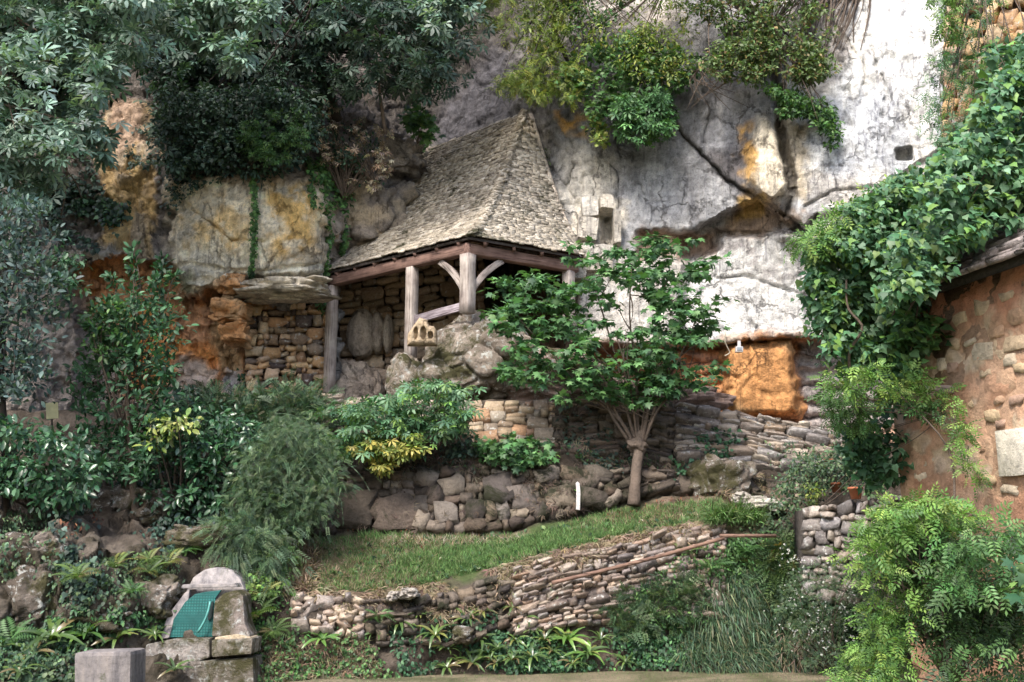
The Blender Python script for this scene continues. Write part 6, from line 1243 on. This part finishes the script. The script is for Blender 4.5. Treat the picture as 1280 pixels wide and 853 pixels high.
# --- ferns, each a plant of its own
def frond_mesh(kind, pal, k):
    n = 7; t = np.linspace(0, 1, n); arch = rng.uniform(.5, .9)
    y = t * (1 - .15 * arch * t); z = .55 * t - arch * t ** 2
    c = np.array(PAL[pal][k % len(PAL[pal])])
    if kind == 'strap':
        w_ = .075 * np.sin(np.pi * (t * .86 + .10)) ** .7; V = []
        for i in range(n): V += [(-w_[i], y[i], z[i] + .02 + .008 * (-1) ** i), (0, y[i], z[i]), (w_[i], y[i], z[i] + .02 - .008 * (-1) ** i)]
        Fq = []
        for i in range(n - 1): a = i * 3; Fq += [(a, a + 1, a + 4, a + 3), (a + 1, a + 2, a + 5, a + 4)]
        V = np.array(V); return fmesh('frond', V, np.array(Fq), M['gloss'], np.tile(c, (len(V), 1)), True)
    V, Fc, nn = [], [], 0; m = 12
    for i in range(1, m + 1):
        tt_ = i / m; yy = tt_ * (1 - .15 * arch * tt_); zz = .55 * tt_ - arch * tt_ ** 2; l = .22 * math.sin(math.pi * min(1, tt_ * .8 + .16)) + .01
        for s in (-1, 1):
            V += [(0, yy - .03, zz), (s * l * .6, yy - .005, zz - .01), (s * l, yy + .07, zz - .05), (s * l * .4, yy + .045, zz)]; Fc.append((nn, nn + 1, nn + 2, nn + 3)); nn += 4
    V = np.array(V); return fmesh('frond', V, np.array(Fc), M['leaf'], np.tile(c, (len(V), 1)))
FR = {('strap', 'fernc'): [frond_mesh('strap', 'fernc', k) for k in range(8)], ('feather', 'fernc'): [frond_mesh('feather', 'fernc', k) for k in range(8)], ('feather', 'green'): [frond_mesh('feather', 'green', k) for k in range(6)], ('strap', 'green'): [frond_mesh('strap', 'wist', k) for k in range(6)]}
def fern(px, py, L, kind, pal, label, group=None, n=11, Y=None):
    h, nn = hit(px, py, bvh_t)
    if h is None: h = B(px, py, Y or 17); nn = np.array([0, -1, .5])
    h = h + np.array([0, -.14, 0]); L *= rng.uniform(.75, 1.15); e = empty('fern', h, label, 'fern', group)
    for k in range(n):
        a = 2 * math.pi * (k + rng.uniform(-.3, .3)) / n; s = L * rng.uniform(.7, 1.15)
        o = link('frond', FR[(kind, pal)][rng.integers(len(FR[(kind, pal)]))], e, (0, 0, 0), (rng.uniform(.15, .6), rng.normal() * .2, a), (s, s, s))
    e.rotation_euler = (0.45, 0, 0)
G1 = 'strap ferns growing against the face of the lower wall'; l1 = 'yellow-green strap fern growing against the face of the mossy lower wall'; G2 = 'strap ferns along the lawn edge'; l2 = 'yellow-green strap fern low down beside the lawn edge, under those on the wall face'
for px, py in [(470,792),(500,780),(545,795),(560,812),(525,770),(585,775),(600,800),(560,835),(590,830),(620,830),(622,812),(645,800),(655,775),(668,790),(640,825),(665,822),(690,815),(700,795),(715,830),(735,815),(750,800),(605,765),(575,828),(610,818),(680,800),(640,760)]: fern(px, py, .30, 'strap', 'fernc', *((l1, G1) if py < 806 else (l2, G2)))
for px, py, L, kd, pl, lb in [(735,820,.42,'strap','green','large floppy strap fern with browned tips below the stone wall'),(710,800,.40,'strap','green','big strap fern left of the floppy browned one'),(780,828,.3,'strap','fernc','strap fern nearest the trailing grass'),
    (860,690,.42,'feather','fernc','feathery fern below the pole at the right of the dry stone wall'),(838,712,.40,'feather','fernc','yellowing feathery fern lower left of the pole junction'),(885,712,.36,'feather','green','feathery fern just above the trailing grass'),(930,690,.36,'feather','green','feathery fern beneath the short level pole'),
    (103,722,.34,'feather','fernc','light fern sitting on the left rock bank'),(150,708,.34,'feather','fernc','fern on the bank right of the light one'),(190,715,.36,'feather','fernc','yellowish fern above left of the teal door'),(215,705,.38,'feather','fernc','fern directly above the spring housing roof on its left'),(170,740,.3,'feather','green','small fern left of the spring housing hood'),(190,700,.34,'feather','fernc','upper fern in the clump above the spring house'),(235,690,.34,'feather','green','fern under the feathery bush above the arched hood'),
    (45,820,.5,'strap','fernc','strap fern at the bottom left beside the concrete block'),(70,800,.44,'strap','fernc','strap fern above the concrete block'),(20,800,.42,'feather','green','fern at the bottom left edge'),(110,795,.42,'strap','green','broad strap fern between the concrete block and the rock shelf'),(150,800,.38,'strap','fernc','strap fern just left of the door'),(30,840,.42,'strap','fernc','lowest strap fern at the left edge'),
    (198,795,.3,'strap','fernc','bright strap fern at the left corner of the teal door'),(222,838,.28,'strap','fernc','strap fern growing out of the plinth below the door'),(276,815,.16,'strap','fernc','tiny fern on the plinth right of the door'),(325,770,.42,'feather','fernc','feathery fern right of the spring house'),(345,790,.36,'feather','fernc','lower feathery fern right of the spring house'),(330,745,.34,'feather','fernc','upper feathery fern right of the spring house'),
    (475,770,.36,'feather','green','fern at the tumbled end of the low wall'),(405,800,.34,'strap','green','strap fern below the tumbled stones'),(690,572,.26,'strap','green','fern on the ledge of the upper wall left of the small tree trunk'),(575,545,.24,'feather','green','small fern on the upper wall beside the compound-leaved shrub'),(930,705,.34,'feather','fernc','fern on the dark bank between the short pole and the trailing grass')]: fern(px, py, L, kd, pl, lb)
